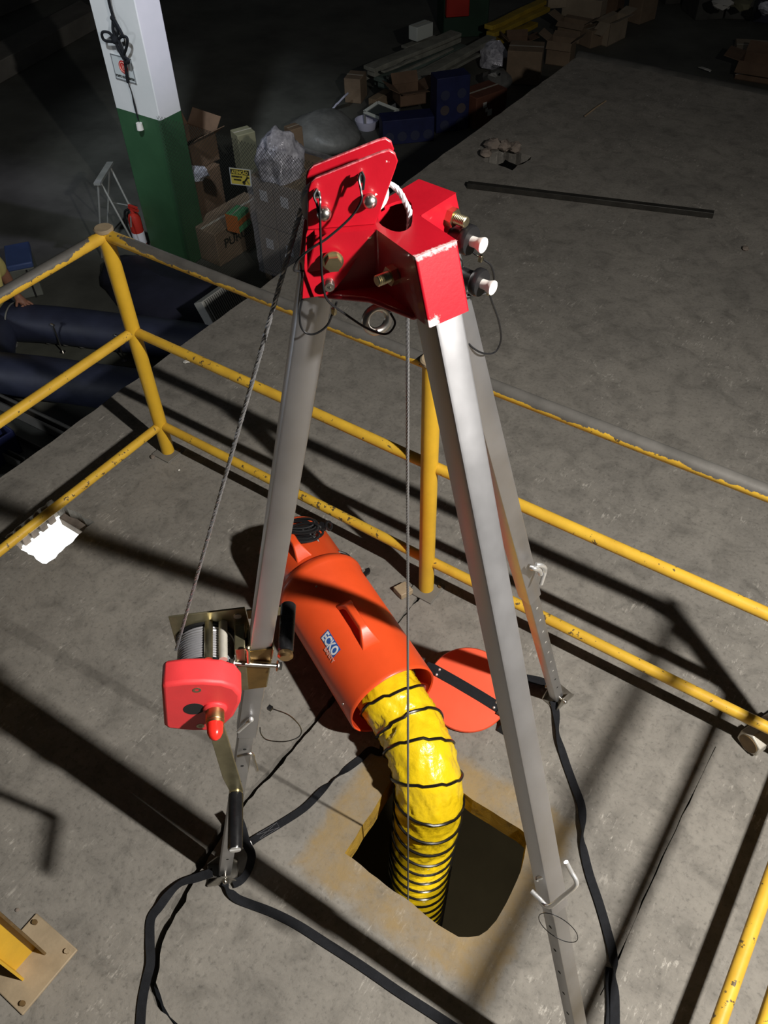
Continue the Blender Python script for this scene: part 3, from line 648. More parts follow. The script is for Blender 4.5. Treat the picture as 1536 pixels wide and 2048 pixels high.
lanyard([(-0.0038,0.0625,1.9945), (0.0035,0.0745,1.9797), (0.0047,0.0855,1.9517), (0.0002,0.0812,1.9341), (-0.0075,0.0654,1.9334), (-0.0190,0.0515,1.9370)])
lanyard([(-0.0088,0.0533,1.9561), (-0.0037,0.0628,1.9477), (-0.0002,0.0773,1.9361), (0.0050,0.0886,1.9077), (0.0073,0.1100,1.8651), (0.0067,0.1243,1.8235), (0.0003,0.1201,1.8002), (-0.0097,0.1013,1.8050), (-0.0217,0.0834,1.8231), (-0.0347,0.0740,1.8456)], clips=((-0.0001,0.0787,1.9346),))

# legs: outer tube, inner tube with hole row, locking pin, foot
def sqtube(p, q, d, a, rad=0.005):
    ax = (q - p).normalized(); s_ = d.cross(ax).normalized(); o_ = ax.cross(s_).normalized(); h = a / 2; prof = []
    for cx, cy, st in ((1, 1, 0), (-1, 1, 90), (-1, -1, 180), (1, -1, 270)):
        for t in (0, 45, 90):
            an = math.radians(st + t); prof.append((cx * (h - rad) + rad * math.cos(an), cy * (h - rad) + rad * math.sin(an)))
    return [[P_ + o_ * x + s_ * y for x, y in prof] for P_ in (p, q)], ax, o_, s_
LEG = {'A': (pa(0.0955, 2.03, 0), HUB + dA * 0.546, 0.575), 'B': (HUB + dr(84) * 0.096 + V((0, 0, 2.03)), V((0.098, 0.672, 0)), 0.575), 'C': (pc(0.101, 2.03, 0), V((0.695, -0.337, 0)), 0.595)}
legs = {}
for k, (t_, f_, kk) in LEG.items():
    d = (f_ - t_); d.z = 0; d.normalize(); mid = t_.lerp(f_, kk); foot = t_.lerp(f_, 0.985)
    rings, ax, o_, s_ = sqtube(t_, mid, d, 0.0445); mb = MB(); mb.loft(rings); leg = mb.build('leg', 'alu', TP); legs[k] = (leg, t_, f_, ax, o_, s_, mid)
    rings, _, _, _ = sqtube(t_.lerp(f_, kk - 0.05), foot, d, 0.036, 0.004); mb = MB(); mb.loft(rings); mb.build('inner_tube', 'alu_inner', leg)
    L_ = (f_ - t_).length
    for j in range(9):                                         # adjustment holes on the side and outer faces
        p_ = t_.lerp(f_, min(0.965, kk + 0.030 + j * 0.042 * 0.95))
        for dirn in (s_, -s_):
            mb = MB(); mb.cyl(p_ + dirn * 0.0179, p_ + dirn * 0.0183, 0.0042, n=10); mb.build('pin_hole', 'hole_bright' if (k == 'B' and j < 7) else 'hole_dark', leg)  # pale discs on leg B: light inside the holes put into the colour
    # foot: U shaped plate with two pointed cheeks
    base = f_.copy(); base.z = 0.0; sdh = V((-d.y, d.x, 0)); ft = MB()
    ft.box(base + V((0, 0, 0.004)) + d * 0.004, (0.092, 0.066, 0.005), (d, sdh, V((0, 0, 1))))
    foot_ob = ft.build('foot_plate', 'foot_steel', leg, bevel=0.001)
    for sg in (-1, 1):
        mb = MB(); c_ = base + sdh * sg * 0.030; mb.prism([c_ - d * 0.042 + V((0, 0, 0.003)), c_ + d * 0.050 + V((0, 0, 0.003)), c_ + d * 0.050 + V((0, 0, 0.012)), c_ + d * 0.012 + V((0, 0, 0.058)), c_ - d * 0.016 + V((0, 0, 0.058)), c_ - d * 0.042 + V((0, 0, 0.014))], sdh * sg * 0.004); mb.build('foot_cheek', 'foot_steel', leg, bevel=0.001)
    pz = t_.lerp(f_, 0.978); mb = MB(); mb.cyl(pz - sdh * 0.040, pz + sdh * 0.040, 0.005, n=10); mb.ball(pz + sdh * 0.041, 0.008, 10); mb.ball(pz - sdh * 0.041, 0.008, 10); mb.build('foot_pin', 'steel', leg)
    # wire lock: bent rod
# lock pin of leg C (big chrome bail), B and A (L pins)
leg, t_, f_, ax, o_, s_, mid = legs['C']
sd = s_ if s_.dot(V((0.4847,-0.8777,2.6200)) - mid) > 0 else -s_; oo = o_ if o_.dot(V((1, -0.3, 0))) > 0 else -o_
pp = mid - ax * 0.022
mb = MB(); mb.tube(spline([(0.4197,-0.2620,1.0897), (0.4338,-0.2650,1.0718), (0.4477,-0.2700,1.0608), (0.4504,-0.2750,1.0466), (0.4388,-0.2850,0.9983), (0.4270,-0.2900,0.9397), (0.4180,-0.2900,0.9206), (0.4021,-0.2850,0.9169), (0.3811,-0.2800,0.9167)], 8), 0.0045, 10); mb.build('lock_pin', 'chrome', leg)
mb = MB(); mb.cyl((0.3930,-0.2500,0.9488), (0.3822,-0.2550,0.9268), 0.0046, n=10); mb.ball((0.3807,-0.2550,0.9215), 0.0056, 10); mb.build('pin_end', 'chrome', leg)
mb = MB(); mb.torus(pp + ax * 0.05 + oo * 0.030 + sd * 0.02, sd + oo * 0.4, 0.042, 0.0009, 40, 5); mb.build('lanyard', 'black_plastic', leg)
leg, t_, f_, ax, o_, s_, mid = legs['B']
mb = MB(); mb.tube(spline([(0.0520,0.3130,1.0791), (0.0620,0.3133,1.0820), (0.0660,0.3320,1.0575), (0.0660,0.3473,1.0279)], 6), 0.0062, 10); mb.build('pin_end', 'chrome', leg)
mb = MB(); mb.tube(spline([(0.0580,0.3265,1.0805), (0.0660,0.3353,1.0749), (0.0720,0.3495,1.0547), (0.0720,0.3580,1.0323), (0.0720,0.3526,1.0127), (0.0720,0.3470,0.9929)], 6), 0.0055, 10); mb.build('lock_pin', 'chrome', leg)
leg, t_, f_, ax, o_, s_, mid = legs['A']
sd = nA.copy(); oo = dA.copy()
mb = MB(); mb.tube([(-0.3250,-0.3382,0.9120), (-0.2989,-0.3147,0.9552)], 0.0045, 10); mb.ball((-0.2978,-0.3151,0.9591), 0.0065, 10); mb.build('lock_pin', 'chrome', leg)
mb = MB(); mb.tube(spline([(-0.3416,-0.3478,0.7869), (-0.3271,-0.3374,0.7960), (-0.3151,-0.3266,0.7938), (-0.3156,-0.3257,0.7606), (-0.3167,-0.3253,0.7026)], 6), 0.0035, 8); mb.build('wire_clip', 'steel', leg)
lanyard([(-0.2703,-0.2835,0.9900), (-0.2631,-0.2690,0.9666), (-0.2579,-0.2374,0.8970), (-0.2592,-0.2116,0.8007), (-0.2650,-0.2169,0.7576), (-0.2760,-0.2537,0.7798), (-0.2932,-0.2894,0.8267), (-0.2956,-0.3010,0.8720), (-0.2911,-0.3023,0.9096)], 0.0014, leg)
mb = MB(); mb.box(V((-0.2671,-0.2807,0.9889)), (0.010, 0.010, 0.008)); mb.build('crimp', 'black_plastic', leg)

# ================================================================== WINCH on leg A
WN = thing('winch', 'red cased hand winch with steel rope drum clamped on the near left tripod leg', 'winch', pa(0.40, 1.15, 0.0))
def cover(s0, s1, sh=0.0):
    pr = [(0.455, 1.246), (0.464, 1.241), (0.490, 1.095), (0.486, 1.082), (0.44, 1.060), (0.405, 1.050), (0.378, 1.060), (0.350, 1.095), (0.328, 1.145), (0.322, 1.175), (0.330, 1.205), (0.352, 1.226), (0.385, 1.239), (0.42, 1.246)]
    return pr
mb = MB(); pr = cover(0, 0); mb.prism([pa(r, z, 0.040) for r, z in pr], nA * 0.058); cv = mb.build('gear_cover', 'red_winch', WN, bevel=0.008, seg=3)
for r, z in ((0.402, 1.215), (0.420, 1.078)):
    mb = MB(); mb.lathe(pa(r, z, 0.0975), nA, [(0, 0.0085), (0.001, 0.0085), (0.001, 0.006), (0.0005, 0.004)], 14); mb.build('screw', 'zinc_dark', cv)
mb = MB(); mb.cyl(pa(0.420, 1.148, 0.0965), pa(0.420, 1.148, 0.0988), 0.0205, n=24); mb.build('sight_hole', 'hole_dark', cv)
mb = MB(); mb.lathe(pa(0.380, 1.140, 0.090), nA, [(0, 0.024), (0.012, 0.024), (0.016, 0.019)], 22); mb.build('shaft_collar', 'red_winch', cv, bevel=0.001)
mb = MB(); mb.lathe(pa(0.380, 1.140, 0.104), nA, [(0, 0.0185), (0.022, 0.0185), (0.024, 0.0175), (0.026, 0.0185), (0.030, 0.0175)], 22); sh = mb.build('drive_shaft', 'brass', WN)
mb = MB(); mb.lathe(pa(0.380, 1.140, 0.134), nA, [(0, 0.0165), (0.018, 0.0155), (0.028, 0.011), (0.033, 0.005), (0.034, 0.0)], 20); mb.build('cap', 'red_cap', sh)
# crank arm and grip
p0 = pa(0.380, 1.140, 0.127); p1 = pa(0.388, 0.825, 0.127)
wv = dA * 0.0175; mb = MB(); mb.prism([p0 + wv * 0.9, p0 - wv * 0.9, p0.lerp(p1, 0.75) - wv, p1 - wv, p1 + wv * 0.6, p0.lerp(p1, 0.75) + wv], nA * 0.006); crank = mb.build('crank_arm', 'zinc_dark', WN, bevel=0.001)
g0 = V((-0.2693,-0.4293,0.8239)); gd = (nA + dA * 0.03).normalized()
mb = MB(); mb.lathe(g0, gd, [(-0.008, 0.015), (0, 0.015), (0.003, 0.012)], 20); mb.build('grip_washer', 'zinc', crank)
mb = MB(); mb.lathe(g0, gd, [(0.002, 0.0165), (0.120, 0.0165), (0.124, 0.015), (0.124, 0.010)], 22); gr_ = mb.build('grip', 'black_grip', crank)
mb = MB(); mb.cyl(g0 + gd * 0.123, g0 + gd * 0.1255, 0.0125, n=18); mb.box(g0 + gd * 0.1258, (0.022, 0.003, 0.002), (dA, V((0, 0, 1)), gd)); mb.build('grip_end', 'chrome', crank)
# frame: back plate, spacer bars, drum with rope
mb = MB(); mb.prism([pa(r, z, -0.052) for r, z in ((0.452, 1.262), (0.300, 1.262), (0.298, 1.10), (0.44, 1.10), (0.458, 1.14))], nA * 0.004); bpk = mb.build('back_plate', 'zinc_dark', WN, bevel=0.001)
mb = MB(); mb.cyl(pa(0.318, 1.238, -0.048), pa(0.318, 1.238, -0.046), 0.008, n=12); mb.build('slot', 'hole_bright', bpk)
for r, z, m_ in ((0.378, 1.228, 'zinc'), (0.350, 1.222, 'galvanised')):
    mb = MB(); mb.cyl(pa(r, z, -0.049), pa(r, z, 0.041), 0.0088, n=18); mb.build('spacer_bar', m_, WN)
ctr = (0.393, 1.172)
mb = MB(); mb.lathe(pa(*ctr, -0.047), nA, [(0, 0.062), (0.004, 0.062), (0.004, 0.03), (0.083, 0.03), (0.083, 0.062), (0.087, 0.062)], 32); dm = mb.build('drum', 'black_plastic', WN)
mb = MB(); mb.lathe(pa(*ctr, -0.043), nA, [(0, 0.03)] + [(0.0 + 0.0795 * i / 64, 0.0505 + 0.0022 * abs(math.sin(i * math.pi / 8)) + 0.002 * math.sin(i * 0.35)) for i in range(65)] + [(0.0795, 0.03)], 48); dmr = mb.build('wound_layer', 'rope_drum', dm)
mb = MB()
for layer, R_, n0, n1 in ((0, 0.0545, 0.0, 13.0),):
    pts = []
    for i in range(int((n1 - n0) * 40)):
        t = n0 + i / 40; a = 2 * math.pi * t; sx_ = -0.040 + 0.0058 * t
        u_ = dA; w_ = V((0, 0, 1)); pts.append(pa(ctr[0], ctr[1], sx_ + 0.0012 * math.sin(a * 2)) + u_ * math.cos(a) * R_ + w_ * math.sin(a) * R_)
    mb.tube(pts, 0.0030, 6)
mb.build('wound_rope', 'rope_drum_lit', dm)
# clamp bracket on the leg
lx = lambda z: 0.0955 + (2.03 - z) * (0.546 - 0.0955) / 2.03
mb = MB(); mb.prism([pa(lx(z) + e_, z, 0.0228) for z, e_ in ((1.215, 0.0245), (1.215, -0.0235), (1.075, -0.0235), (1.075, 0.0245))], nA * 0.003); mb.build('clamp_face', 'zinc_reflect_brown', WN, bevel=0.001)  # zinc bracket, its brown reflection put into the colour
for e0_, e1_ in ((0.0225, 0.0265), (-0.0255, -0.0225)):
    mb = MB(); mb.prism([pa(lx(1.222) + e0_, 1.222, 0.034), pa(lx(1.222) + e0_, 1.222, -0.034), pa(lx(1.075) + e0_, 1.075, -0.034), pa(lx(1.075) + e0_, 1.075, 0.0255), pa(lx(1.175) + e0_, 1.175, 0.0255), pa(lx(1.19) + e0_, 1.19, 0.034)], dA * (e1_ - e0_)); mb.build('clamp_side', 'zinc', WN, bevel=0.001)
mb = MB(); mb.prism([pa(0.305, 1.235, -0.03), pa(0.305, 1.235, 0.03), pa(0.32, 1.08, 0.03), pa(0.32, 1.08, -0.03)], dA * 0.02); mb.build('mount_block', 'zinc_dark', WN, bevel=0.002)
mb = MB(); mb.cyl(V((-0.3027,-0.3208,1.1930)), V((-0.2341,-0.2590,1.1600)), 0.0045, n=12); b0 = V((-0.3027,-0.3208,1.1930)); b1 = V((-0.2341,-0.2590,1.1600)); axb = (b1 - b0).normalized(); hexbolt(mb, b1 - axb * 0.004, axb, 0.009, 0.009); hexbolt(mb, b0 + axb * 0.006, -axb, 0.009, 0.009); mb.build('clamp_bolt', 'steel', WN)
for x_, y_ in ((0, 0),):
    mb = MB(); mb.ball(V((-0.2665,-0.2989,1.2480)), 0.006, 10); mb.cyl(V((-0.2665,-0.2989,1.2480)), V((-0.2709,-0.3029,1.1990)), 0.004, n=8); mb.build('split_pin', 'zinc', WN)
r0 = V((-0.2669,-0.1782,1.2318)); z_ = 1.243; r0 = pa(0.2135, z_, -0.058); r1 = pa(0.228, z_ - 0.01, 0.062); ax_ = (r1 - r0).normalized()
mb = MB(); mb.lathe(r0, ax_, [(0, 0.013), (0.003, 0.0155), (0.105, 0.0155), (0.108, 0.013)], 22); mb.build('carry_grip', 'black_grip', WN)
mb = MB(); mb.lathe(r1 - ax_ * 0.012, ax_, [(0, 0.0135), (0.006, 0.0155), (0.010, 0.0155), (0.014, 0.011)], 22); mb.build('grip_end', 'brass', WN)
mb = MB(); mb.prism([pa(0.205, 1.238, -0.062), pa(0.30, 1.238, -0.062), pa(0.30, 1.210, -0.062), pa(0.215, 1.210, -0.062)], nA * 0.004); mb.build('grip_arm', 'zinc', WN)

# ------------------------------------------------------------------ steel ropes
up = pa(0.108, 2.120, 0.0)
mb = MB(); twisted(mb, [pa(0.1085, 2.118, 0.0), V((-0.4116,-0.3624,1.2011))], 0.0034, 4, 0.030)
tag(mb.build('winch_rope', 'rope_steel'), 'grey steel wire rope running slanted from the red tripod head down onto the winch drum', 'rope')
hx = V((-0.047, -0.066, 0))
mb = MB(); arc = [pa(0.082 + 0.0225 * math.cos(a), 2.124 + 0.0225 * math.sin(a), 0) for a in (math.radians(x) for x in range(0, 100, 12))] + [pa(0.026 + 0.0225 * math.cos(a), 2.135 + 0.0225 * math.sin(a), 0) for a in (math.radians(x) for x in range(90, 170, 12))]
arc += spline([(-0.0720,-0.0700,2.1424), (-0.0656,-0.0643,2.1366), (-0.0597,-0.0589,2.1256), (-0.0551,-0.0548,2.1120), (-0.0523,-0.0522,2.0984), V((-0.0465, -0.066, 2.05))], 6)
twisted(mb, arc, 0.0038, 4, 0.030)
tag(mb.build('rope_over_pulleys', 'rope_lit'), 'bright steel wire rope bent over the pulleys into the slot of the red head', 'rope')
mb = MB(); twisted(mb, [V((-0.0465, -0.066, 2.05)), V((-0.0465, -0.066, 0.6)), V((-0.047, -0.067, -2.45))], 0.0029, 4, 0.030, step=0.008)
tag(mb.build('plumb_rope', 'rope_steel'), 'grey steel wire rope hanging plumb from the tripod head into the manhole', 'rope')

# ================================================================== BLOWER, DUCT, LID
mo = V((-0.326, 0.269, 0.166)); bk = V((-0.811, 0.509, 0.166)); bax = (bk - mo).normalized()
BL = thing('blower', 'orange plastic confined space blower with canister lying on the floor behind the tripod', 'blower', V(((mo.x + bk.x) / 2, (mo.y + bk.y) / 2, 0)))
Lc = (bk - mo).length
mb = MB(); mb.lathe(mo, bax, [(0.0, 0.151), (-0.004, 0.155), (0.0, 0.159), (0.01, 0.159), (Lc - 0.035, 0.161), (Lc - 0.028, 0.166), (Lc - 0.012, 0.168), (Lc - 0.002, 0.166), (Lc + 0.022, 0.150), (Lc + 0.026, 0.140)], 64)
mb.f = [f for f in mb.f if len(f) == 4]; mb.mi = [0] * len(mb.f); mb.build('canister', 'orange', BL, angle=50)
mb = MB(); mb.lathe(mo, bax, [(0.0, 0.151), (Lc - 0.03, 0.149), (Lc - 0.03, 0.02)], 48); mb.f = mb.f[:-1] if len(mb.f[-1]) > 4 else mb.f; mb.f = [f for f in mb.f if len(f) == 4]; mb.mi = [0] * len(mb.f); mb.build('canister_lining', 'orange_inside', BL)
mb = MB(); mb.lathe(mo + bax * (Lc + 0.02), bax, [(0, 0.138), (0.004, 0.142), (0.012, 0.1385), (0.205, 0.136), (0.232, 0.131), (0.248, 0.120), (0.253, 0.100), (0.244, 0.09)], 64); hs = mb.build('fan_housing', 'orange', BL, angle=50)
mb = MB()
for rr in (0.03, 0.055, 0.08): mb.torus(mo + bax * (Lc + 0.268), bax, rr, 0.003, 32, 6)
for i in range(8):
    u, w = perp(bax); a = math.pi * i / 4; e = u * math.cos(a) + w * math.sin(a); mb.cyl(mo + bax * (Lc + 0.268) + e * 0.01, mo + bax * (Lc + 0.268) + e * 0.1, 0.003, n=6)
mb.build('fan_guard', 'black_plastic', hs)
toCam = V((0.4847,-0.8777,2.6200)) - (mo + bk) / 2
cn = (toCam - bax * toCam.dot(bax)).normalized(); rt = cn.cross(bax).normalized()
if rt.dot(V((1, 1, 0))) < 0: rt = -rt                         # to the right of the axis as the photographer sees it
def bp3(a, deg, r):                                             # point at distance a behind the mouth, angle from the camera-facing side
    th = math.radians(deg); return mo + bax * a + (cn * math.cos(th) + rt * math.sin(th)) * r
def handle(a0, a1, deg, rb, hgt, name, par):
    th = math.radians(deg); nr = cn * math.cos(th) + rt * math.sin(th); sd = rt * math.cos(th) - cn * math.sin(th)
    st = [(a0, rb - 0.012, 0.040, 0.004), (a0 + 0.012, rb + 0.006, 0.034, 0.010), (a0 + 0.050, rb + hgt - 0.006, 0.018, 0.022), (a0 + 0.064, rb + hgt, 0.014, 0.022), (a1 - 0.060, rb + hgt, 0.014, 0.022), (a1 - 0.046, rb + hgt - 0.006, 0.018, 0.022), (a1 - 0.012, rb + 0.006, 0.030, 0.010), (a1, rb - 0.012, 0.036, 0.004)]
    rings = []
    for i, (a, r, hw, th_) in enumerate(st):
        c_ = mo + bax * a + nr * r; low = max(rb - 0.02, r - th_) if 2 <= i <= 5 else rb - 0.02
        q_ = mo + bax * a + nr * low
        rings.append([c_ + sd * hw * 0.85, c_ - sd * hw * 0.85, q_ - sd * hw * 1.15, q_ + sd * hw * 1.15])
    mb = MB(); mb.loft(rings); return mb.build(name, 'orange', par, bevel=0.004, seg=3)
handle(0.120, 0.335, 14, 0.160, 0.048, 'handle', BL)
handle(Lc + 0.035, Lc + 0.225, 4, 0.132, 0.048, 'fan_handle', hs)
# rivets on the canister
for a, dg_ in ((0.05, -62), (0.44, -3), (0.43, -70), (Lc - 0.02, 60)):
    mb = MB(); p_ = bp3(a, dg_, 0.1605); mb.ball(p_, 0.004, 8); mb.build('rivet', 'steel', BL)
# blue label with the maker's lettering, bent to the canister
def wrap(vs, a0, deg0, r):
    out = []
    for v in vs: out.append(bp3(a0 - v.x, deg0 + math.degrees(v.y / r), r + v.z))
    return out
la, ld = 0.226, -27
mb = MB(); k = 10; gv = []
for i in range(k + 1):
    for j in range(7): gv.append(V((-0.046 + 0.092 * i / k, -0.019 + 0.041 * j / 6, 0.0)))
fsq = [(i * 7 + j, i * 7 + j + 1, i * 7 + 7 + j + 1, i * 7 + 7 + j) for i in range(k) for j in range(6)]
mb.add(wrap(gv, la, ld, 0.1612), fsq); lab = mb.build('maker_label', 'label_blue', BL)
vs, fs = text_mesh('ECKO', 0.047, 0.0003, bold=0.0016); w_ = max(v.x for v in vs) - min(v.x for v in vs)
vs = [V((v.x * 0.086 / w_, v.y - 0.001, v.z + 0.0006)) for v in vs]
mb = MB(); mb.add(wrap(vs, la, ld, 0.1612), fs); mb.build('lettering', 'label_white', lab)
vs, fs = text_mesh('SAFETY', 0.019, 0.0003, bold=0.0006); w_ = max(v.x for v in vs) - min(v.x for v in vs)
vs = [V((v.x * 0.064 / w_ + 0.026, v.y - 0.027, v.z + 0.0006)) for v in vs]
mb = MB(); mb.add(wrap(vs, la, ld, 0.1608), fs); mb.build('small_lettering', 'label_pink', lab)
# latches and the power cord coil
q = V((-0.6542,0.5880,0.2000)); mb = MB(); mb.ribbon(spline([q, (-0.6729,0.5995,0.2100), (-0.6799,0.6132,0.2200), (-0.6785,0.6336,0.2200), (-0.6883,0.6412,0.2200)]), 0.016, 0.010); mb.box(q, (0.022, 0.018, 0.016)); mb.build('latch', 'black_plastic', BL, bevel=0.002)
q = bp3(Lc + 0.19, 66, 0.132); mb = MB(); mb.torus(q + V((0.02, 0.03, 0)), (1, 0.2, 0.6), 0.016, 0.005, 14, 6); mb.box(q + V((0.002, 0.006, 0)), (0.03, 0.04, 0.02)); mb.build('cord_hook', 'black_plastic', hs)
mb = MB(); cen = bp3(Lc + 0.155, 14, 0.158)
th = math.radians(14); nr = cn * math.cos(th) + rt * math.sin(th); tg = rt * math.cos(th) - cn * math.sin(th)
rnd = random.Random(4)
dirl = (tg * 0.80 - bax * 0.35).normalized(); dirw = nr.cross(dirl).normalized()
for i in range(11):
    ln_ = 0.075 + rnd.uniform(-0.012, 0.012); wd2 = 0.020 + rnd.uniform(-0.008, 0.010); off_ = V((rnd.uniform(-0.012, 0.012), rnd.uniform(-0.012, 0.012), 0.0)) + nr * rnd.uniform(-0.012, 0.024) + dirw * (i - 5) * 0.0045
    mb.tube(spline([cen + off_ + dirl * ln_ * math.cos(a) * (1.0 if math.cos(a) > 0 else 0.7) + dirw * wd2 * math.sin(a) + nr * 0.006 * math.sin(2 * a) for a in (2 * math.pi * j / 9 for j in range(9))], 5, True), 0.0048, 7, True)
coil = mb.build('cord_coil', 'black_plastic', hs)
mb = MB(); mb.torus(cen - dirl * 0.028 + nr * 0.004, dirl, 0.036, 0.008, 20, 6); mb.build('cord_tie', 'black_webbing', coil)
mb = MB(); mb.tube(spline([cen + dirl * 0.02 + dirw * 0.01, bp3(Lc + 0.12, 36, 0.145), V((-0.8504,0.5981,0.2600)), V((-0.8283,0.6168,0.2500)), V((-0.8043,0.6395,0.2400)), V((-0.7764,0.6476,0.2300)), V((-0.7483,0.6300,0.2200)), V((-0.7182,0.6030,0.2100)), V((-0.7182,0.6078,0.1900))]), 0.0052, 8); mb.build('power_cord', 'black_plastic', hs)

# yellow duct with a black spiral
path = spline([mo + bax * 0.16, mo + bax * 0.07, mo + V((0.0, -0.002, 0.0)), V((-0.247, 0.238, 0.140)), V((-0.158, 0.178, 0.126)), V((-0.092, 0.125, 0.050)), V((-0.0793,0.0999,-0.1200)), V((-0.0916,0.0887,-0.4500)), V((-0.1085,0.0996,-1.0000)), V((-0.1501,0.1645,-1.6000)), V((-0.2312,0.3014,-2.4200))], 24)
ds = 0.008; path = resample(path, ds); m = len(path)
u = V((0, 0, 1)); fr = []
for i in range(m):
    t = (path[min(i + 1, m - 1)] - path[max(i - 1, 0)]).normalized(); u = (u - t * u.dot(t)).normalized(); fr.append((u.copy(), t.cross(u)))
DP, R0, nk = 0.086, 0.111, 72
rings = []
for i in range(m):
    ring = []; s_ = i * ds
    for k in range(nk):
        a = 2 * math.pi * k / nk; ph = (s_ / DP + k / nk) % 1.0
        e = fr[i][0] * math.cos(a) + fr[i][1] * math.sin(a)
        sag = math.sin(math.pi * ph)
        fold = 1 - min(1.0, 5.0 * abs(noise.noise(V((math.cos(a) * 2.2 + s_ * 5, math.sin(a) * 2.2 + s_ * 5, (k / nk + s_ * 2.4) * 7)))))
        wr = 0.42 * fold + noise.noise(V((math.cos(a) * 4 + s_ * 9, math.sin(a) * 4 - s_ * 6, s_ * 22))) * 0.55 + abs(noise.noise(V((math.cos(a + s_ * 7) * 7, math.sin(a + s_ * 7) * 7, s_ * 5)))) * 0.9 - 0.3
        ring.append(path[i] + e * (R0 - 0.006 * sag + 0.013 * wr * sag))
    rings.append(ring)
DU = thing('duct', 'yellow ventilation hose with black spiral wire leading from the blower down the manhole', 'hose', (-0.15, 0.17, 0))
mb = MB(); mb.loft(rings, caps=False); mb.build('hose_skin', 'duct_yellow', DU, angle=180)
mb = MB(); pts = []
for j in range(int((m - 1) * ds / DP * 48)):
    tt = j / 48 * DP / ds; i = min(m - 2, int(tt)); f_ = tt - i; a = -2 * math.pi * (j / 48 % 1.0)
    p_ = path[i].lerp(path[i + 1], f_); pts.append(p_ + (fr[i][0] * math.cos(a) + fr[i][1] * math.sin(a)) * (R0 + 0.0015))
mb.tube(pts, 0.0052, 7); mb.build('spiral_wire', 'duct_wire', DU)

# round lid with strap
lc = V((-0.165, 0.496, 0.062)); ln_ = V((0.12, -0.34, 0.93)).normalized()
LD = thing('canister_lid', 'round orange canister lid with a black strap lying tilted beside the hose', 'lid', V((lc.x, lc.y, 0)))
mb = MB(); mb.lathe(lc, ln_, [(-0.012, 0.120), (-0.012, 0.141), (-0.006, 0.146), (0.004, 0.147), (0.009, 0.143), (0.009, 0.05)], 56); mb.build('disc', 'orange_lid', LD, angle=50)
def lid(x, y, h=0.0):                                            # x,y in metres on the lid face
    sv0 = V((-0.0533,0.4694,0.0700)) - V((-0.3231,0.4670,0.0700)); ux = (sv0 - ln_ * sv0.dot(ln_)).normalized(); uy = ln_.cross(ux); return lc + ux * x + uy * y + ln_ * (0.0105 + h)
sp = [lid(-0.165, -0.004, -0.004), lid(-0.14, 0.0, 0.001), lid(-0.05, 0.001), lid(0.05, 0.0), lid(0.135, -0.003, 0.001), lid(0.160, -0.006, -0.006), lid(0.168, -0.03, -0.022), lid(0.165, -0.075, -0.035)]
mb = MB(); mb.ribbon(sp[:6], 0.036, 0.0035, [lid(0, 1) - lid(0, 0)] * 6); stp = mb.build('strap', 'black_webbing', LD)
mb = MB(); mb.ribbon([lid(0.150, -0.002, 0.004), lid(0.168, -0.012, 0.002), lid(0.172, -0.04, -0.014), lid(0.166, -0.07, -0.03)], 0.034, 0.006, [lid(0, 1) - lid(0, 0), lid(0.5, 1) - lid(0, 0), lid(1, 0.3) - lid(0, 0), lid(1, 0.2) - lid(0, 0)]); mb.box(lid(0.138, -0.001, 0.004), (0.03, 0.05, 0.006), ((lid(1, 0) - lid(0, 0)).normalized(), (lid(0, 1) - lid(0, 0)).normalized(), ln_)); mb.build('buckle', 'black_plastic', LD, bevel=0.001)
for x_, y_ in ((0.108, 0.009), (0.108, -0.011), (-0.118, 0.009), (-0.118, -0.011)):
    mb = MB(); mb.ball(lid(x_, y_, 0.002), 0.0055, 10); mb.build('rivet', 'chrome', stp)

# ================================================================== STRAPS on the floor
def strap(name, label, pts, w=0.026, twist=None, loc=None, edge=False):
    pp_ = spline(pts, 8); side = []
    for i, p_ in enumerate(pp_):
        t = (pp_[min(i + 1, len(pp_) - 1)] - pp_[max(i - 1, 0)]).normalized(); sd = t.cross(V((0, 0, 1)))
        a = 0.0
        if twist: a = sum(am * math.exp(-((i / len(pp_) - c_) / wd3) ** 2) for c_, wd3, am in twist)
        side.append(sd * math.cos(a) + V((0, 0, 1)) * math.sin(a))
    mb = MB(); mb.ribbon(pp_, w, 0.0024, side); return mb.build(name, 'black_webbing')
h = 0.006
o = strap('webbing_strap', '', [(-0.4656,-0.3363,0.0300), (-0.4565,-0.2883,0.0120), (-0.4289,-0.2231,0.0100), (-0.3958,-0.1366,0.0100), (-0.3812,-0.0486,0.0140), (-0.3654,0.0262,0.0100), (-0.3460,0.0986,0.0060), (-0.3370,0.1441,0.0050), (-0.30, 0.16, 0.004), (-0.33, 0.22, 0.003)], 0.024, [(0.50, 0.06, 1.2)])
tag(o, 'dark webbing strap with a stitched end running from the winch leg towards the blower mouth', 'strap', 'webbing straps between the tripod feet')
mb = MB(); q0, q1 = V((-0.4622,-0.3006,0.0140)), V((-0.4309,-0.2300,0.0135)); dv = (q1 - q0).normalized(); sv = dv.cross(V((0, 0, 1)))
for a_, b_ in ((q0 + sv * 0.009, q1 + sv * 0.009), (q0 - sv * 0.009, q1 - sv * 0.009), (q0 + sv * 0.009, q0 - sv * 0.009), (q1 + sv * 0.009, q1 - sv * 0.009), (q0 + sv * 0.009, q1 - sv * 0.009), (q0 - sv * 0.009, q1 + sv * 0.009)):
    mb.tube([a_, b_], 0.0006, 5)
mb.build('stitching', 'thread_grey', o)
mb = MB(); mb.torus(V((-0.4641,-0.3371,0.0340)), V((0.3, -0.5, 0.8)), 0.015, 0.0018, 26, 8); mb.build('ring', 'chrome', o)
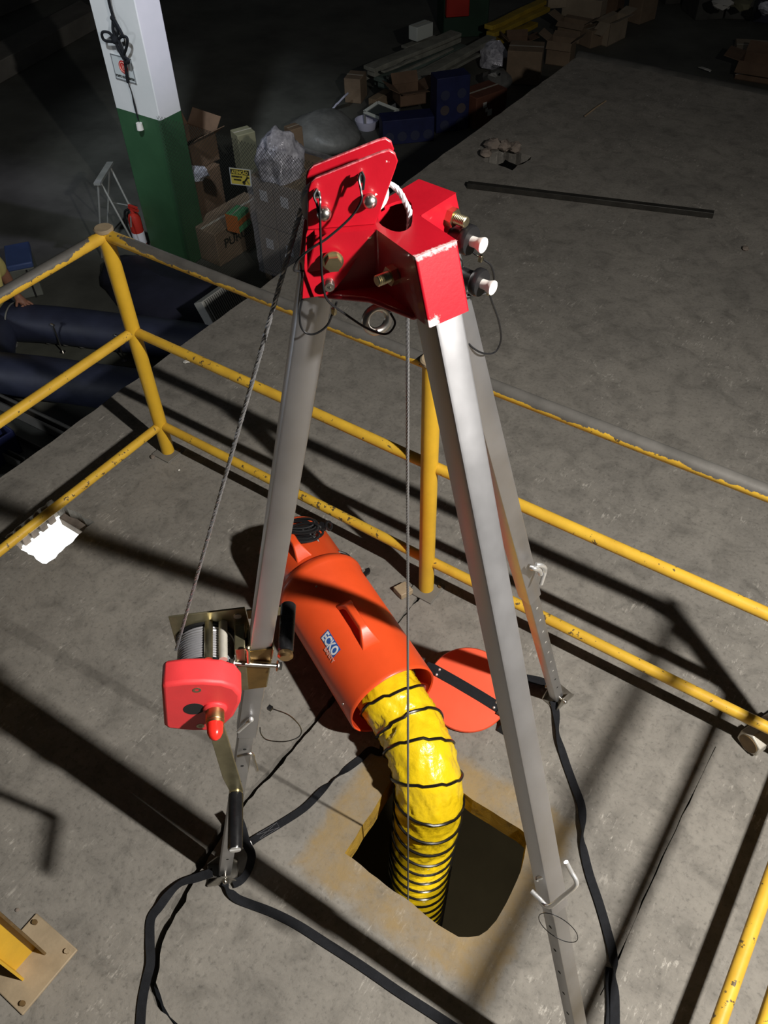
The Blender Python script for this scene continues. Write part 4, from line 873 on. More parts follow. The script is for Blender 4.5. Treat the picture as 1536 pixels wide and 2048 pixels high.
o = strap('webbing_strap', '', [(-0.5416,-0.2893,0.1000), (-0.4990,-0.3122,0.0700), (-0.4634,-0.3380,0.0450), (-0.4385,-0.3480,0.0350), (-0.4235,-0.3666,0.0300), (-0.4141,-0.3981,0.0220), (-0.4169,-0.4240,0.0160), (-0.4300,-0.4461,0.0140)], 0.026, [(0.75, 0.25, 0.9)])
tag(o, 'short webbing loop hanging from a chrome ring at the foot under the winch crank', 'strap', 'webbing straps between the tripod feet')
o = strap('webbing_strap', '', [(-0.4581,-0.4562,0.0100), (-0.4280,-0.4675,0.0100), (-0.3943,-0.4701,0.0080), (-0.3523,-0.4599,0.0060), (-0.2812,-0.4409,0.0060), (-0.1981,-0.4267,0.0060), (-0.1026,-0.4194,0.0060), (0.0156,-0.4109,0.0060), (0.1482,-0.4052,0.0060), (0.2578,-0.3972,0.0060), (0.3947,-0.3894,0.0060), (0.6101,-0.3773,0.0060)], 0.026, [(0.06, 0.05, 1.2)])
tag(o, 'webbing strap from the winch leg foot along the big shadow to the near right foot', 'strap', 'webbing straps between the tripod feet')
o = strap('webbing_strap', '', [(-0.4986,-0.4580,0.0300), (-0.5312,-0.4926,0.0180), (-0.5633,-0.5319,0.0140), (-0.5687,-0.5762,0.0200), (-0.5702,-0.6152,0.0120), (-0.5688,-0.6558,0.0060), (-0.5300,-0.6987,0.0060), (-0.4860,-0.7407,0.0060), (-0.4631,-0.7793,0.0060), (-0.4363,-0.8214,0.0060), (-0.3987,-0.8661,0.0060), (-0.3496,-0.9199,0.0060)], 0.026, [(0.20, 0.12, 1.25), (0.62, 0.06, 0.5)])
tag(o, 'loose webbing strap tail running down along the crack at the lower left', 'strap', 'webbing straps between the tripod feet')
o = strap('webbing_strap', '', [(0.0949,0.6472,0.0140), (0.1210,0.6162,0.0060), (0.1652,0.5410,0.0100), (0.2244,0.4741,0.0060), (0.2806,0.4175,0.0060), (0.3377,0.3580,0.0120), (0.3701,0.2956,0.0140), (0.3945,0.2501,0.0060), (0.4451,0.1843,0.0060), (0.5063,0.1215,0.0060), (0.5572,0.0645,0.0060), (0.5985,0.0113,0.0100), (0.6279,-0.0462,0.0120), (0.6729,-0.1428,0.0060), (0.7090,-0.2315,0.0060), (0.7174,-0.3248,0.0120)], 0.026, [(0.12, 0.04, 1.0), (0.42, 0.05, 1.25), (0.78, 0.03, 1.2)])
tag(o, 'long webbing strap running from the far tripod foot down the right side of the manhole', 'strap', 'webbing straps between the tripod feet')
o = strap('webbing_strap', '', [(0.6025,-0.0235,0.0060), (0.6145,-0.0529,0.0040), (0.6421,-0.1085,0.0040), (0.6644,-0.1651,0.0040), (0.6940,-0.2413,0.0040)], 0.020, [(0.5, 0.5, 0.5)])
tag(o, 'second strap layer beside the long right-hand strap at the bottom edge', 'strap', 'webbing straps between the tripod feet')
o = strap('webbing_strap', '', [(0.0663,0.6885,0.0300), (0.0206,0.6881,0.0220), (-0.0310,0.6744,0.0140), (-0.0926,0.6592,0.0060), (-0.1436,0.6404,0.0060), (-0.2034,0.5825,0.0040), (-0.2572,0.4983,0.0030)], 0.032, None)
tag(o, 'wide webbing strap from the far tripod foot passing under the orange lid', 'strap', 'webbing straps between the tripod feet')

# ------------------------------------------------------------------ small things lying on the platform
def lump(name, label, cat, p, sz, m_, seed, group=None, flat=0.5):
    bm_ = MB(); rnd = random.Random(seed); p = V(p); pr = []
    bm_.ball(p + V((0, 0, sz * flat)), sz, 9, flat=flat)
    bm_.v = [v + V((noise.noise(v * 60 + V((seed, 0, 0))), noise.noise(v * 60 + V((0, seed, 0))), 0.5 * noise.noise(v * 60))) * sz * 0.5 for v in bm_.v]
    zmin = min(v.z for v in bm_.v); bm_.v = [v + V((0, 0, p.z + 0.0005 - zmin)) for v in bm_.v]
    o = bm_.build(name, m_, angle=25); return tag(o, label, cat, group)
sb_ = MB(); a, b = V((-2.087, 3.777, 0.02)), V((-0.600, 4.236, 0.02)); ax = (b - a).normalized(); sd = ax.cross(V((0, 0, 1)))
sb_.loft([[p_ + sd * 0.020 + V((0, 0, 0.018)), p_ - sd * 0.020 + V((0, 0, 0.018)), p_ - sd * 0.020 - V((0, 0, 0.018)), p_ + sd * 0.020 - V((0, 0, 0.018))] for p_ in (a, b)])
tag(sb_.build('steel_bar', 'dark_steel', bevel=0.003), 'long dark square steel bar lying on the far part of the platform', 'bar')
for i, (q, sz, lb) in enumerate((((-2.2191,4.3495,0.0000), 0.055, 'broken brick at the left rim of the far square opening'), ((-2.1458,4.3758,0.0000), 0.050, 'broken brick behind the far square opening'), ((-2.0856,4.4372,-0.0200), 0.045, 'broken brick at the right back rim of the far square opening'), ((-2.2001,4.2236,0.0000), 0.040, 'small brick lump left of the far square opening'))):
    lump('brick_lump', lb, 'rubble', q, sz, 'rubble', i + 3, 'rubble around the far opening', 0.7)
lump('paper_scrap', 'white paper scrap near the platform edge behind the guardrail corner', 'paper', (-2.3558,1.3844,0.0000), 0.022, 'paper_white', 21, flat=0.12)
lump('paper_scrap', 'tiny white paper scrap in front of the corner post', 'paper', (-1.8298,0.7792,0.0000), 0.007, 'paper_white', 22, flat=0.3)
lump('stone_chip', 'small dark stone chip beside the corner post base', 'stone', (-1.9875,0.7736,0.0000), 0.012, 'rubble', 23)
lump('stone_chip', 'small dark chip on the bare concrete, far right of the steel bar', 'stone', (-0.3100,3.9648,0.0000), 0.02, 'rubble', 24)
mb = MB(); mb.tube([(-1.9013,5.1788,0.0120), (-1.8947,5.3567,0.0140), (-1.8825,5.5114,0.0120)], 0.006, 6); tag(mb.build('stick', 'pallet_wood'), 'short broken stick lying on the far part of the platform', 'stick')
lump('stone_chip', 'dark speck of grit in the bottom left corner area', 'stone', (-0.9220,-0.8605,0.0000), 0.006, 'rubble', 25)

# ================================================================== LOWER HALL, BEHIND
Cc = V((0.4847,-0.8777,2.6200))
def footprint(p0, p1, depth):
    p0, p1 = V(p0), V(p1); e = p1 - p0; e.z = 0; n_ = V((-e.y, e.x, 0)).normalized()
    if n_.dot(p0 - Cc) < 0: n_ = -n_
    return p0, e, n_ * depth
def carton(label, p0, p1, depth, hgt, m_='cardboard', group='cardboard boxes on the lower floor', flaps=None, name='cardboard_box', cat='box', extra=None, tilt=0.0):
    p0, e, d = footprint(p0, p1, depth); z = V((0, 0, 1)); c_ = p0 + (e + d) / 2
    t = thing(name, label, cat, c_, group); en, dn = e.normalized(), d.normalized()
    w = 0.006
    if flaps is None:
        mb = MB(); mb.obox(p0, e, d, z * hgt); b_ = mb.build('body', m_, t, bevel=0.006)
        if m_ != 'drum_blue': mb = MB(); mb.obox(p0 + e * 0.0 + d * 0.46 + z * (hgt + 0.0005), e, d * 0.08, z * 0.0015); mb.build('tape', 'tape', t)
    else:
        for nm, o_, a_, b2 in (('side_panel', p0, e, dn * w), ('side_panel', p0 + d - dn * w, e, dn * w), ('side_panel', p0, en * w, d), ('side_panel', p0 + e - en * w, en * w, d)):
            MB().obox(o_, a_, b2, z * hgt).build(nm, m_, t)
        MB().obox(p0, e, d, z * 0.008).build('bottom', m_, t)
        for (o_, along, out_), an in zip(((p0, e, -dn), (p0 + d, e, dn), (p0, d, -en), (p0 + e, d, en)), flaps):
            ln2_ = 0.45 * (d.length if abs(out_.dot(dn)) > 0.5 else e.length); dv = out_ * math.cos(math.radians(an)) + z * math.sin(math.radians(an))
            MB().obox(o_ + z * hgt, along, dv * ln2_, dv.cross(along.normalized()) * 0.005).build('flap', m_, t)
    return t, p0, e, d
def tapes(t, pts, m_='label_white'):
    for o_, a_, b_ in pts:
        n_ = V(a_).cross(V(b_)).normalized(); n_ = n_ if n_.dot(Cc - V(o_)) > 0 else -n_
        MB().obox(V(o_) + n_ * 0.001, a_, b_, n_ * 0.001).build('sticker', m_, t)
Z = V((0, 0, 1))
# boxes right of the column
t, p0, e, d = carton('big printed cardboard box on the floor behind the mesh, right of the column', (-4.3343,3.5581,-1.2000), (-4.2994,4.2525,-1.2000), 0.32, 0.30, 'cardboard', 'boxes beside the column')
mb = MB(); nrm = -d.normalized(); text_on(mb, 'PURUS', 0.11, p0 + e * 0.36 + Z * 0.17, e, Z, nrm, 0.002, bold=0.002); mb.build('lettering', 'sign_black', t)
carton('tall brown cardboard box standing next to the column behind the printed box', (-4.6628,3.6304,-1.2000), (-4.6628,4.0672,-1.2000), 0.30, 0.62, 'cardboard_dark', 'boxes beside the column')
carton('crumpled cardboard box on top of the stack next to the column', (-4.7389,3.8318,-0.5800), (-4.7209,4.1375,-0.5800), 0.34, 0.22, 'cardboard_dark', 'boxes beside the column', flaps=(35, 60, 20, 50))
lump('plastic_bag', 'pale plastic bag wedged against the right face of the column', 'bag', (-4.5973,3.7404,-0.5800), 0.085, 'bag_silver', 31, flat=0.7)
t, p0, e, d = carton('small orange and green carton lying on the printed box', (-4.1671,3.6878,-0.9000), (-4.1916,3.8573,-0.9000), 0.12, 0.15, 'green_carton', 'boxes beside the column')
MB().obox(p0 + Z * 0.06 - d.normalized() * 0.002, e, d.normalized() * 0.002, Z * 0.05).build('band', 'orange_carton', t)
MB().obox(p0 - e.normalized() * 0.004, e.normalized() * 0.004, d, Z * 0.15).build('side_panel', 'orange_carton', t)
lump('red_cup', 'small red object lying on the boxes beside the column', 'cup', (-4.7082,4.0503,-0.9000), 0.035, 'extinguisher_red', 33, flat=0.9)
# wrapped stack: six cartons in plastic film
PA = thing('wrapped_pallet', 'film wrapped stack of pale cartons with a bulging silver bag on top', 'pallet', (-3.55, 3.75, LOW))
x0w, yw = -3.878, 3.606
mb = MB()
for i in range(4): MB().box((x0w + 0.32, yw + 0.06 + i * 0.13, LOW + 0.085), (0.66, 0.09, 0.022)).build('board', 'pallet_wood', PA)
for i in range(3): MB().box((x0w + 0.04 + i * 0.28, yw + 0.26, LOW + 0.037), (0.07, 0.5, 0.074)).build('bearer', 'pallet_wood', PA)
for r_ in range(2):
    for i in range(3):
        wx = 0.185; bx = MB().box((x0w + 0.095 + i * 0.205, yw + 0.14, LOW + 0.10 + 0.20 + r_ * 0.405), (0.200, 0.26, 0.395)).build('carton', 'cardboard_pale', PA, bevel=0.008)
        MB().box((x0w + 0.095 + i * 0.205 + 0.01, yw + 0.0075, LOW + 0.30 + r_ * 0.405 + 0.06), (0.075, 0.003, 0.085)).build('sticker', 'label_white', bx)
for i in range(2): MB().box((x0w + 0.15 + i * 0.31, yw + 0.42, LOW + 0.10 + 0.40), (0.29, 0.24, 0.79)).build('carton', 'cardboard', PA, bevel=0.008)
mb = MB(); rings = []
for k in range(15):
    zz = LOW + 0.09 + k * 0.059; ring = []
    for j in range(48):
        a = 2 * math.pi * j / 48; ca, sa = math.cos(a), math.sin(a); q_ = max(abs(ca), abs(sa)); rr = 1 / q_ if q_ else 1
        wv_ = 1 + 0.030 * noise.noise(V((ca * 3, sa * 3, zz * 7)))
        ring.append(V((x0w + 0.305 + ca * rr * 0.335 * wv_, yw + 0.275 + sa * rr * 0.295 * wv_, zz)))
    rings.append(ring)
mb.loft(rings, caps=False); mb.build('stretch_film', 'film', PA, angle=60)
bc = V((-3.6744,3.7600,-0.2592)); bm2 = bmesh.new(); bmesh.ops.create_icosphere(bm2, subdivisions=4, radius=1.0); sb_ = MB(); bz = LOW + 0.905
for v in bm2.verts:
    q_ = V((v.co.x * 0.175, v.co.y * 0.17, v.co.z * 0.30)); k_ = 1 + 0.30 * noise.noise(v.co * 1.7) + 0.12 * noise.noise(v.co * 5) + 0.06 * noise.noise(v.co * 13); p_ = bc + q_ * k_; sb_.v.append(V((p_.x, p_.y, max(p_.z, bz))))
sb_.f = [[v.index for v in f.verts] for f in bm2.faces]; sb_.mi = [0] * len(sb_.f); bm2.free()
tag(sb_.build('bubble_wrap_bag', 'bag_silver', angle=70), 'silvery bulging bubble wrap bag on top of the film wrapped cartons', 'bag')
carton('olive board box standing behind the yellow warning sign', (-4.5427,4.2079,-0.7500), (-4.4765,4.3589,-0.7500), 0.15, 0.38, 'olive_board', 'boxes beside the column')
carton('upright brown cardboard box behind the silver bag', (-3.6455,3.8626,-0.3800), (-3.6137,3.9603,-0.3800), 0.10, 0.38, 'cardboard', 'boxes beside the column')
sb_ = MB(); q = V((-4.9093,5.8549,-1.2000)); sb_.ball(q + V((0, 0, 0.16)), 0.36, 20, flat=0.42); sb_.v = [q + (v - q) * (1 + 0.3 * noise.noise(v * 2.3)) for v in sb_.v]; sb_.v = [V((v.x, v.y, max(v.z, LOW + 0.002))) for v in sb_.v]
tag(sb_.build('tarpaulin', 'bag_grey', angle=80), 'grey plastic sheet heaped on the floor behind the silver bag', 'tarpaulin')
# mesh fence with the yellow warning sign
YF = 3.40
FE = thing('mesh_fence', 'thin dark wire mesh fence standing in front of the cartons', 'fence', (-3.5, YF, LOW))
mb = MB(); fx0, fx1, fz0, fz1, stp_ = -4.545, -2.62, LOW + 0.01, 0.08, 0.030
hh = fz1 - fz0; k0 = int((fx1 - fx0 + hh) / stp_)
for i in range(k0):
    for sg in (1, -1):
        xs_ = (fx0 - hh + i * stp_) if sg > 0 else (fx0 + i * stp_ + hh * 0)
        if sg > 0: a_, b_ = (xs_, fz0), (xs_ + hh, fz1)
        else: a_, b_ = (xs_, fz0), (xs_ - hh, fz1)
        def clip(a_, b_):
            t0, t1 = 0.0, 1.0; dx_ = b_[0] - a_[0]
            ta, tb = (fx0 - a_[0]) / dx_, (fx1 - a_[0]) / dx_
            return max(0, min(ta, tb)), min(1, max(ta, tb))
        t0, t1 = clip(a_, b_)
        if t1 - t0 > 0.01:
            y_ = YF + (0.0014 if sg > 0 else -0.0014)
            mb.tube([V((a_[0] + (b_[0] - a_[0]) * t, y_, a_[1] + hh * t)) for t in (t0, t1)], 0.0014, 3, caps=False)
tag(mb.build('wire_mesh', 'wire_dark', FE, smooth=False), kind='stuff')
for x_ in (fx1,): 
    MB().cyl((x_, YF, LOW), (x_, YF, fz1 + 0.03), 0.012, n=10).build('fence_post', 'wire_dark', FE)
WS = thing('warning_sign', 'yellow and black warning sign with a wrench hung on the wire mesh', 'sign', (-3.7666,3.3850,-0.2484))
c0, c1, c2 = V((-3.8589,3.3850,-0.1415)), V((-3.6515,3.3850,-0.1072)), V((-3.8663,3.3850,-0.2701))
ex, ez = c1 - c0, c0 - c2; wS, hS = ex.length, ez.length; ex = ex.normalized(); ez = ez.normalized(); ny = V((0, -1, 0))
def sg_(u_, v_): return c2 + ex * u_ * wS + ez * v_ * hS
def rect(u0, v0, u1, v1, lift, th=0.0012): 
    o_ = sg_(u0, v0) + ny * lift; return MB().obox(o_, sg_(u1, v0) - sg_(u0, v0), sg_(u0, v1) - sg_(u0, v0), ny * th)
rect(0, 0, 1, 1, 0, 0.003).build('board', 'sign_panel', WS)
rect(0.055, 0.06, 0.945, 0.95, 0.003).build('panel', 'sign_yellow', WS)
rect(0.055, 0.64, 0.945, 0.92, 0.0045).build('header', 'sign_black', WS)
mb = MB(); text_on(mb, 'ATENÇÃO', hS * 0.27, sg_(0.5, 0.765), ex, ez, ny, 0.0065, fit=wS * 0.78, bold=0.0012); mb.build('lettering', 'sign_yellow', WS)
mb = MB(); text_on(mb, 'EQUIPAMENTO EM', hS * 0.13, sg_(0.34, 0.50), ex, ez, ny, 0.0045, fit=wS * 0.50, bold=0.0012); text_on(mb, 'MANUTENÇÃO', hS * 0.13, sg_(0.36, 0.315), ex, ez, ny, 0.0045, fit=wS * 0.36, bold=0.0012); mb.build('small_lettering', 'sign_black', WS)
mb = MB(); mb.tube([sg_(0.68, 0.22) + ny * 0.006, sg_(0.86, 0.52) + ny * 0.006], 0.006, 8)
mb.tube([sg_(0.83, 0.60) + ny * 0.006, sg_(0.86, 0.51) + ny * 0.006, sg_(0.93, 0.51) + ny * 0.006], 0.005, 6); mb.torus(sg_(0.665, 0.19) + ny * 0.006, ny, 0.010, 0.004, 14, 6); mb.build('wrench_symbol', 'sign_black', WS)
mb = MB(); mb.tube([sg_(0.80, 0.36) + ny * 0.005, sg_(0.92, 0.12) + ny * 0.005], 0.004, 6); mb.build('screwdriver_symbol', 'olive_board', WS)

# ventilation unit at the platform edge
a0 = V((-3.5325,2.5846,-0.7200)); e1 = V((0, 1, 0)) * 0.345; e2 = V((0.155, 0, -0.30)); e3 = V((-0.90, 0, -0.46)).normalized()
AC = thing('ventilation_unit', 'grey ventilation unit with a louvred grille leaning against the platform edge', 'ventilator', V((a0.x, a0.y, LOW)))
MB().obox(a0 - e1 * 0.02, e1 * 1.04, e2, e3 * 0.10).build('casing', 'ac_grey', AC, bevel=0.006)
mb = MB(); mb.obox(a0 + e1 * 0.05 + e2 * 0.02 - e3 * 0.003, e1 * 0.90, e2 * 0.87, e3 * 0.002); mb.build('grille_back', 'hole_dark', AC)
for i in range(16):
    MB().obox(a0 + e1 * (0.06 + i * 0.056) + e2 * 0.02 - e3 * 0.012, e1 * 0.026, e2 * 0.87, e3 * 0.009).build('louvre', 'ac_grey', AC)
MB().obox(V((a0.x + 0.10, a0.y + 0.03, LOW)), V((0, 0.28, 0)), V((-0.08, 0, 0)), Z * 0.20).build('stand', 'beam_dark', AC)

# fire extinguisher left of the column
q = V((-5.115, 3.40, LOW)); FX = thing('fire_extinguisher', 'fire extinguisher with a white label standing at the left side of the column', 'extinguisher', q)
mb = MB(); mb.lathe(q, (0, 0, 1), [(0, 0.048), (0.01, 0.054), (0.30, 0.054), (0.33, 0.044), (0.345, 0.020), (0.375, 0.018)], 20); mb.build('cylinder', 'extinguisher_red', FX)
mb = MB(); mb.lathe(q + Z * 0.07, (0, 0, 1), [(0, 0.0545), (0, 0.0552), (0.11, 0.0552), (0.11, 0.0545)], 20, closed=True); mb.build('sticker', 'sticker_white', FX)
mb = MB(); mb.box(q + V((0.02, 0, 0.385)), (0.11, 0.02, 0.022)); mb.box(q + V((0.02, 0, 0.410)), (0.10, 0.02, 0.012)); mb.cyl(q + V((0, 0, 0.37)), q + V((0, 0, 0.41)), 0.009, n=8); mb.build('lever', 'extinguisher_red', FX)
mb = MB(); mb.tube(spline([q + V((-0.02, 0, 0.38)), q + V((-0.08, -0.02, 0.34)), q + V((-0.085, -0.03, 0.22)), q + V((-0.068, -0.02, 0.10))]), 0.010, 8); mb.build('hose', 'black_plastic', FX)
# grey metal stand: flat top on splayed braced legs
ST = thing('metal_stand', 'grey metal trestle with a flat top bar and splayed braced legs, left of the column', 'trestle', (-5.75, 3.75, LOW))
ta, tb = V((-5.2350,3.1818,-0.5500)), V((-5.4319,3.5140,-0.5500)); tv = tb - ta
MB().obox(ta, tv, tv.cross(Z).normalized() * 0.055, Z * 0.02).build('top_bar', 'stool_grey', ST)
sdv = tv.cross(Z).normalized() * 0.027
for (p_, dx_) in ((ta + tv * 0.06, V((-0.10, -0.10, 0))), (ta + tv * 0.2, V((0.26, 0.02, 0))), (tb - tv * 0.08, V((-0.15, -0.12, 0))), (tb - tv * 0.08, V((0.22, 0.02, 0)))):
    MB().tube([p_ + sdv, V((p_.x + dx_.x, p_.y + dx_.y, LOW)) + sdv], 0.009, 8).build('leg', 'stool_grey', ST)
for p_, q_ in ((ta + tv * 0.15 + V((0.26, 0, -0.32)), tb + V((0.12, 0.0, -0.32))), (tb + V((-0.08, -0.05, -0.34)), tb + V((0.14, 0.0, -0.34)))):
    MB().tube([p_ + sdv, q_ + sdv], 0.006, 6).build('brace', 'stool_grey', ST)

# dark blue inflatable pool: two fat tubes on the floor with metal pins between them
RF = thing('inflatable_barrier', 'dark blue inflatable barrier of fat tubes with an olive floor, beside the platform edge', 'inflatable', (-4.4, 2.2, LOW))
def fat(name, pts, r, m_='raft_blue'):
    pp_ = spline(pts, 8); mb = MB(); mb.tube(pp_, [r * (1 + 0.03 * noise.noise(p_ * 3)) for p_ in pp_], 24); return mb.build(name, m_, RF, angle=60)
t1 = fat('far_tube', [(-5.5619,1.6566,-1.0500), (-4.9954,1.9223,-1.0500), (-4.6302,2.1003,-1.0500), (-4.0938,2.3126,-1.0500), (-3.7773,2.4399,-1.0500), (-3.4579,2.5558,-1.0500)], 0.145)
t2 = fat('near_tube', [(-4.9818,1.2466,-1.0400), (-4.4520,1.4904,-1.0400), (-4.0942,1.6395,-1.0400), (-3.6636,1.8044,-1.0400), (-3.3510,1.9281,-1.0400), (-3.0334,2.0377,-1.0400)], 0.155)
t3 = fat('end_tube', [(-5.0493,1.8802,-1.0500), (-4.8368,1.6754,-1.0500), (-4.5764,1.4530,-1.0500)], 0.13)
for tt_, q_ in ():
    pass
mb = MB(); mb.torus(V((-4.9504,1.9431,-1.0500)), V((-4.6302,2.1003,-1.0500)) - V((-4.9954,1.9223,-1.0500)), 0.148, 0.006, 32, 6); mb.build('seam_band', 'stool_grey', t1)
mb = MB(); mb.obox(V((-5.1647,1.6174,-1.1900)), V((-3.6616,2.2522,-1.1900)) - V((-5.1647,1.6174,-1.1900)), V((-5.1154,1.9576,-1.1900)) - V((-4.8770,1.5803,-1.1900)), Z * 0.012); mb.build('floor_sheet', 'raft_floor', RF)
for i, (pb, pt) in enumerate((((-4.5157,1.9788,-1.1800), (-4.4562,1.9924,-0.9300)), ((-4.0390,2.1591,-1.1800), (-3.9808,2.1673,-0.9500)))):
    mb = MB(); pt = V((pb[0], pb[1], pt[2])); mb.tube([pb, pt], 0.006, 8); mb.tube([pt + V((-0.016, 0, 0)), pt + V((0.016, 0, 0))], 0.009, 8)
    mb.lathe(V(pb) + Z * 0.001, Z, [(0, 0.022), (0.006, 0.022), (0.006, 0.006)], 12); mb.build('pin', 'steel', RF)
for i, q_ in enumerate(((-4.8704,1.8161,-1.1500), (-4.6820,1.9968,-1.1500), (-4.5505,2.0505,-1.1500), (-4.4230,2.1017,-1.1500), (-3.9125,2.3093,-1.1500), (-4.8214,1.7578,-1.1500))):
    mb = MB(); mb.ball(V(q_), 0.032, 10, flat=0.7); mb.build('lacing_patch', 'bag_grey', RF, angle=80)
# dark tarpaulin between barrier and column
sb_ = MB(); q = V((-4.4617,3.0148,-1.2000)); sb_.ball(q + Z * 0.02, 0.55, 22, flat=0.30); sb_.v = [V((q.x + (v.x - q.x) * 1.2, q.y + (v.y - q.y) * 0.65, v.z)) for v in sb_.v]; sb_.v = [q + (v - q) * (1 + 0.35 * noise.noise(v * 2.6) + 0.08 * noise.noise(v * 9)) for v in sb_.v]; sb_.v = [V((v.x, v.y, max(v.z, LOW + 0.002))) for v in sb_.v]
tag(sb_.build('tarpaulin', 'tarp_navy', angle=80), 'crumpled dark navy tarpaulin on the floor below the column', 'tarpaulin')
# blue and grey tool box behind the person
p0, e, d = footprint((-5.4046,2.2874,-1.2000), (-5.2933,2.4448,-1.2000), 0.34)
TB = thing('storage_box', 'grey storage box with a blue lid on the floor behind the person', 'box', p0 + (e + d) / 2)
MB().obox(p0, e, d, Z * 0.26).build('body', 'box_grey', TB, bevel=0.008)
MB().obox(p0 - e * 0.02 - d * 0.02 + Z * 0.26, e * 1.04, d * 1.04, Z * 0.05).build('lid', 'box_blue', TB, bevel=0.01)
MB().obox(p0 + e * 0.66 - d.normalized() * 0.012, e * 0.06, d.normalized() * 0.012, Z * 0.25).build('latch', 'hole_dark', TB)
# steel beams and a blue crate in the dark corner at the left edge
for i, (a_, b_, w_, h_, lb) in enumerate((((-4.7935,1.3325,-1.2000), (-3.6703,1.3843,-1.2000), 0.07, 0.10, 'long dark steel channel on the lower floor, nearest the blue barrier'), ((-4.5334,1.1362,-1.2000), (-3.6793,1.1729,-1.2000), 0.16, 0.05, 'wide flat steel section on the lower floor at the left edge'), ((-4.3336,0.9854,-1.2000), (-3.7447,1.0166,-1.2000), 0.05, 0.09, 'short dark steel channel on the lower floor at the left edge, nearest the camera'))):
    a_, b_ = V(a_), V(b_); e_ = b_ - a_; sdv = e_.cross(Z).normalized() * w_; t = thing('steel_channel', lb, 'beam', (a_ + b_) / 2, 'steel sections on the lower floor')
    MB().obox(a_, e_, sdv, Z * 0.012).build('web', 'beam_dark', t)
    MB().obox(a_, e_, sdv.normalized() * 0.01, Z * h_).build('flange', 'kerb', t); MB().obox(a_ + sdv, e_, -sdv.normalized() * 0.01, Z * h_).build('flange', 'kerb', t)
p0, e, d = footprint((-3.9202,0.7912,-1.2000), (-3.8955,1.0907,-1.2000), 0.2)
CRT = thing('blue_crate', 'dark blue crate on the lower floor at the left edge below the rail', 'crate', p0 + (e + d) / 2)
for o_, a_, b_ in ((p0, e, d.normalized() * 0.012), (p0 + d, e, -d.normalized() * 0.012), (p0, d, e.normalized() * 0.012), (p0 + e, d, -e.normalized() * 0.012)): MB().obox(o_, a_, b_, Z * 0.20).build('side_panel', 'drum_blue', CRT, bevel=0.003)
MB().obox(p0, e, d, Z * 0.012).build('bottom', 'drum_blue', CRT)

# ------------------------------------------------------------------ far pile beside the platform
def plank(label, a_, b_, w_, th, m_, z0=0.0, roll=0.0, name='plank', group='planks in the far pile'):
    a_, b_ = V(a_), V(b_); e_ = b_ - a_; sd = e_.cross(Z).normalized() * w_
    if roll: sd = sd * math.cos(roll) + Z * w_ * math.sin(roll)
    nn_ = sd.cross(e_).normalized() * th; nn_ = nn_ if nn_.z > 0 else -nn_
    mb = MB(); k = 6; rings = []
    for j in range(k + 1):
        p_ = a_ + e_ * (j / k) + Z * (z0 + 0.012 * noise.noise(a_ * 3 + V((j * 0.7, 0, 0)))); rings.append([p_ + sd / 2, p_ - sd / 2, p_ - sd / 2 + nn_, p_ + sd / 2 + nn_])
    mb.loft(rings); return tag(mb.build(name, m_, bevel=0.004), label, 'plank', group)
plank('topmost pale grey plank, at the back of the far pile', (-5.2833,7.1596,-0.9000), (-5.0358,8.6271,-0.9000), 0.17, 0.04, 'plank_grey')
plank('pale split plank second from the back in the far pile', (-5.2777,7.1871,-0.9600), (-5.0089,8.6220,-0.9600), 0.12, 0.05, 'plank_grey')
plank('greenish plank in the middle of the far pile', (-5.1784,7.2180,-1.0200), (-4.9623,8.6078,-1.0200), 0.20, 0.05, 'plank_green')
plank('dark green plank under the pale ones in the far pile', (-5.1310,7.2453,-1.1000), (-4.9261,8.7321,-1.1000), 0.22, 0.06, 'plank_green')
plank('thin grey batten along the middle of the far pile', (-4.8813,7.1571,-0.9600), (-4.7447,8.5840,-0.9600), 0.05, 0.04, 'plank_grey')
plank('long bright grey plank at the front of the far pile', (-4.7291,7.2659,-0.9500), (-4.6603,8.8304,-0.9500), 0.13, 0.05, 'plank_grey')
plank('grey batten lying just behind the long front plank', (-4.8445,7.2717,-1.0000), (-4.7259,8.7352,-1.0000), 0.07, 0.04, 'plank_green')
plank('broken short plank at the near end of the far pile', (-5.5447,7.2224,-1.0800), (-5.4343,7.6921,-1.0800), 0.16, 0.04, 'plank_grey')
plank('pale plank leaning under the white box on the far pile', (-5.4012,8.0480,-0.9500), (-5.2901,8.5393,-0.9500), 0.10, 0.03, 'plank_grey')
for a_, b_, w_, zz, lb in (((-5.0847,7.2313,-0.9800), (-4.9369,8.3880,-0.9800), 0.04, 0.03, 'narrow pale batten across the middle of the far pile'), ((-5.3317,7.3559,-1.1200), (-5.1926,8.1868,-1.1200), 0.05, 0.03, 'narrow dark batten low at the near end of the far pile'), ((-4.7648,7.5096,-1.0500), (-4.6699,8.5599,-1.0500), 0.06, 0.03, 'narrow batten in front of the long bright plank of the far pile'), ((-5.0572,7.0968,-0.8600), (-4.9751,7.6262,-0.8600), 0.05, 0.02, 'short splintered lath on top of the far pile')):
    plank(lb, a_, b_, w_, zz, 'plank_green' if 'dark' in lb else 'plank_grey', name='batten')
for i, (a_, b_, lb) in enumerate((((-4.8660,9.1099,-0.9500), (-4.7358,10.3134,-0.9500), 'rearmost yellow painted plank beside the far boxes'), ((-4.7987,9.0472,-1.0000), (-4.6439,10.2445,-1.0000), 'middle yellow painted plank beside the far boxes'), ((-4.7641,9.0630,-1.1000), (-4.6555,9.9556,-1.1000), 'front yellow painted plank beside the far boxes'))):
    plank(lb, a_, b_, 0.12, 0.05, 'plank_yellow', group='yellow planks by the far boxes')
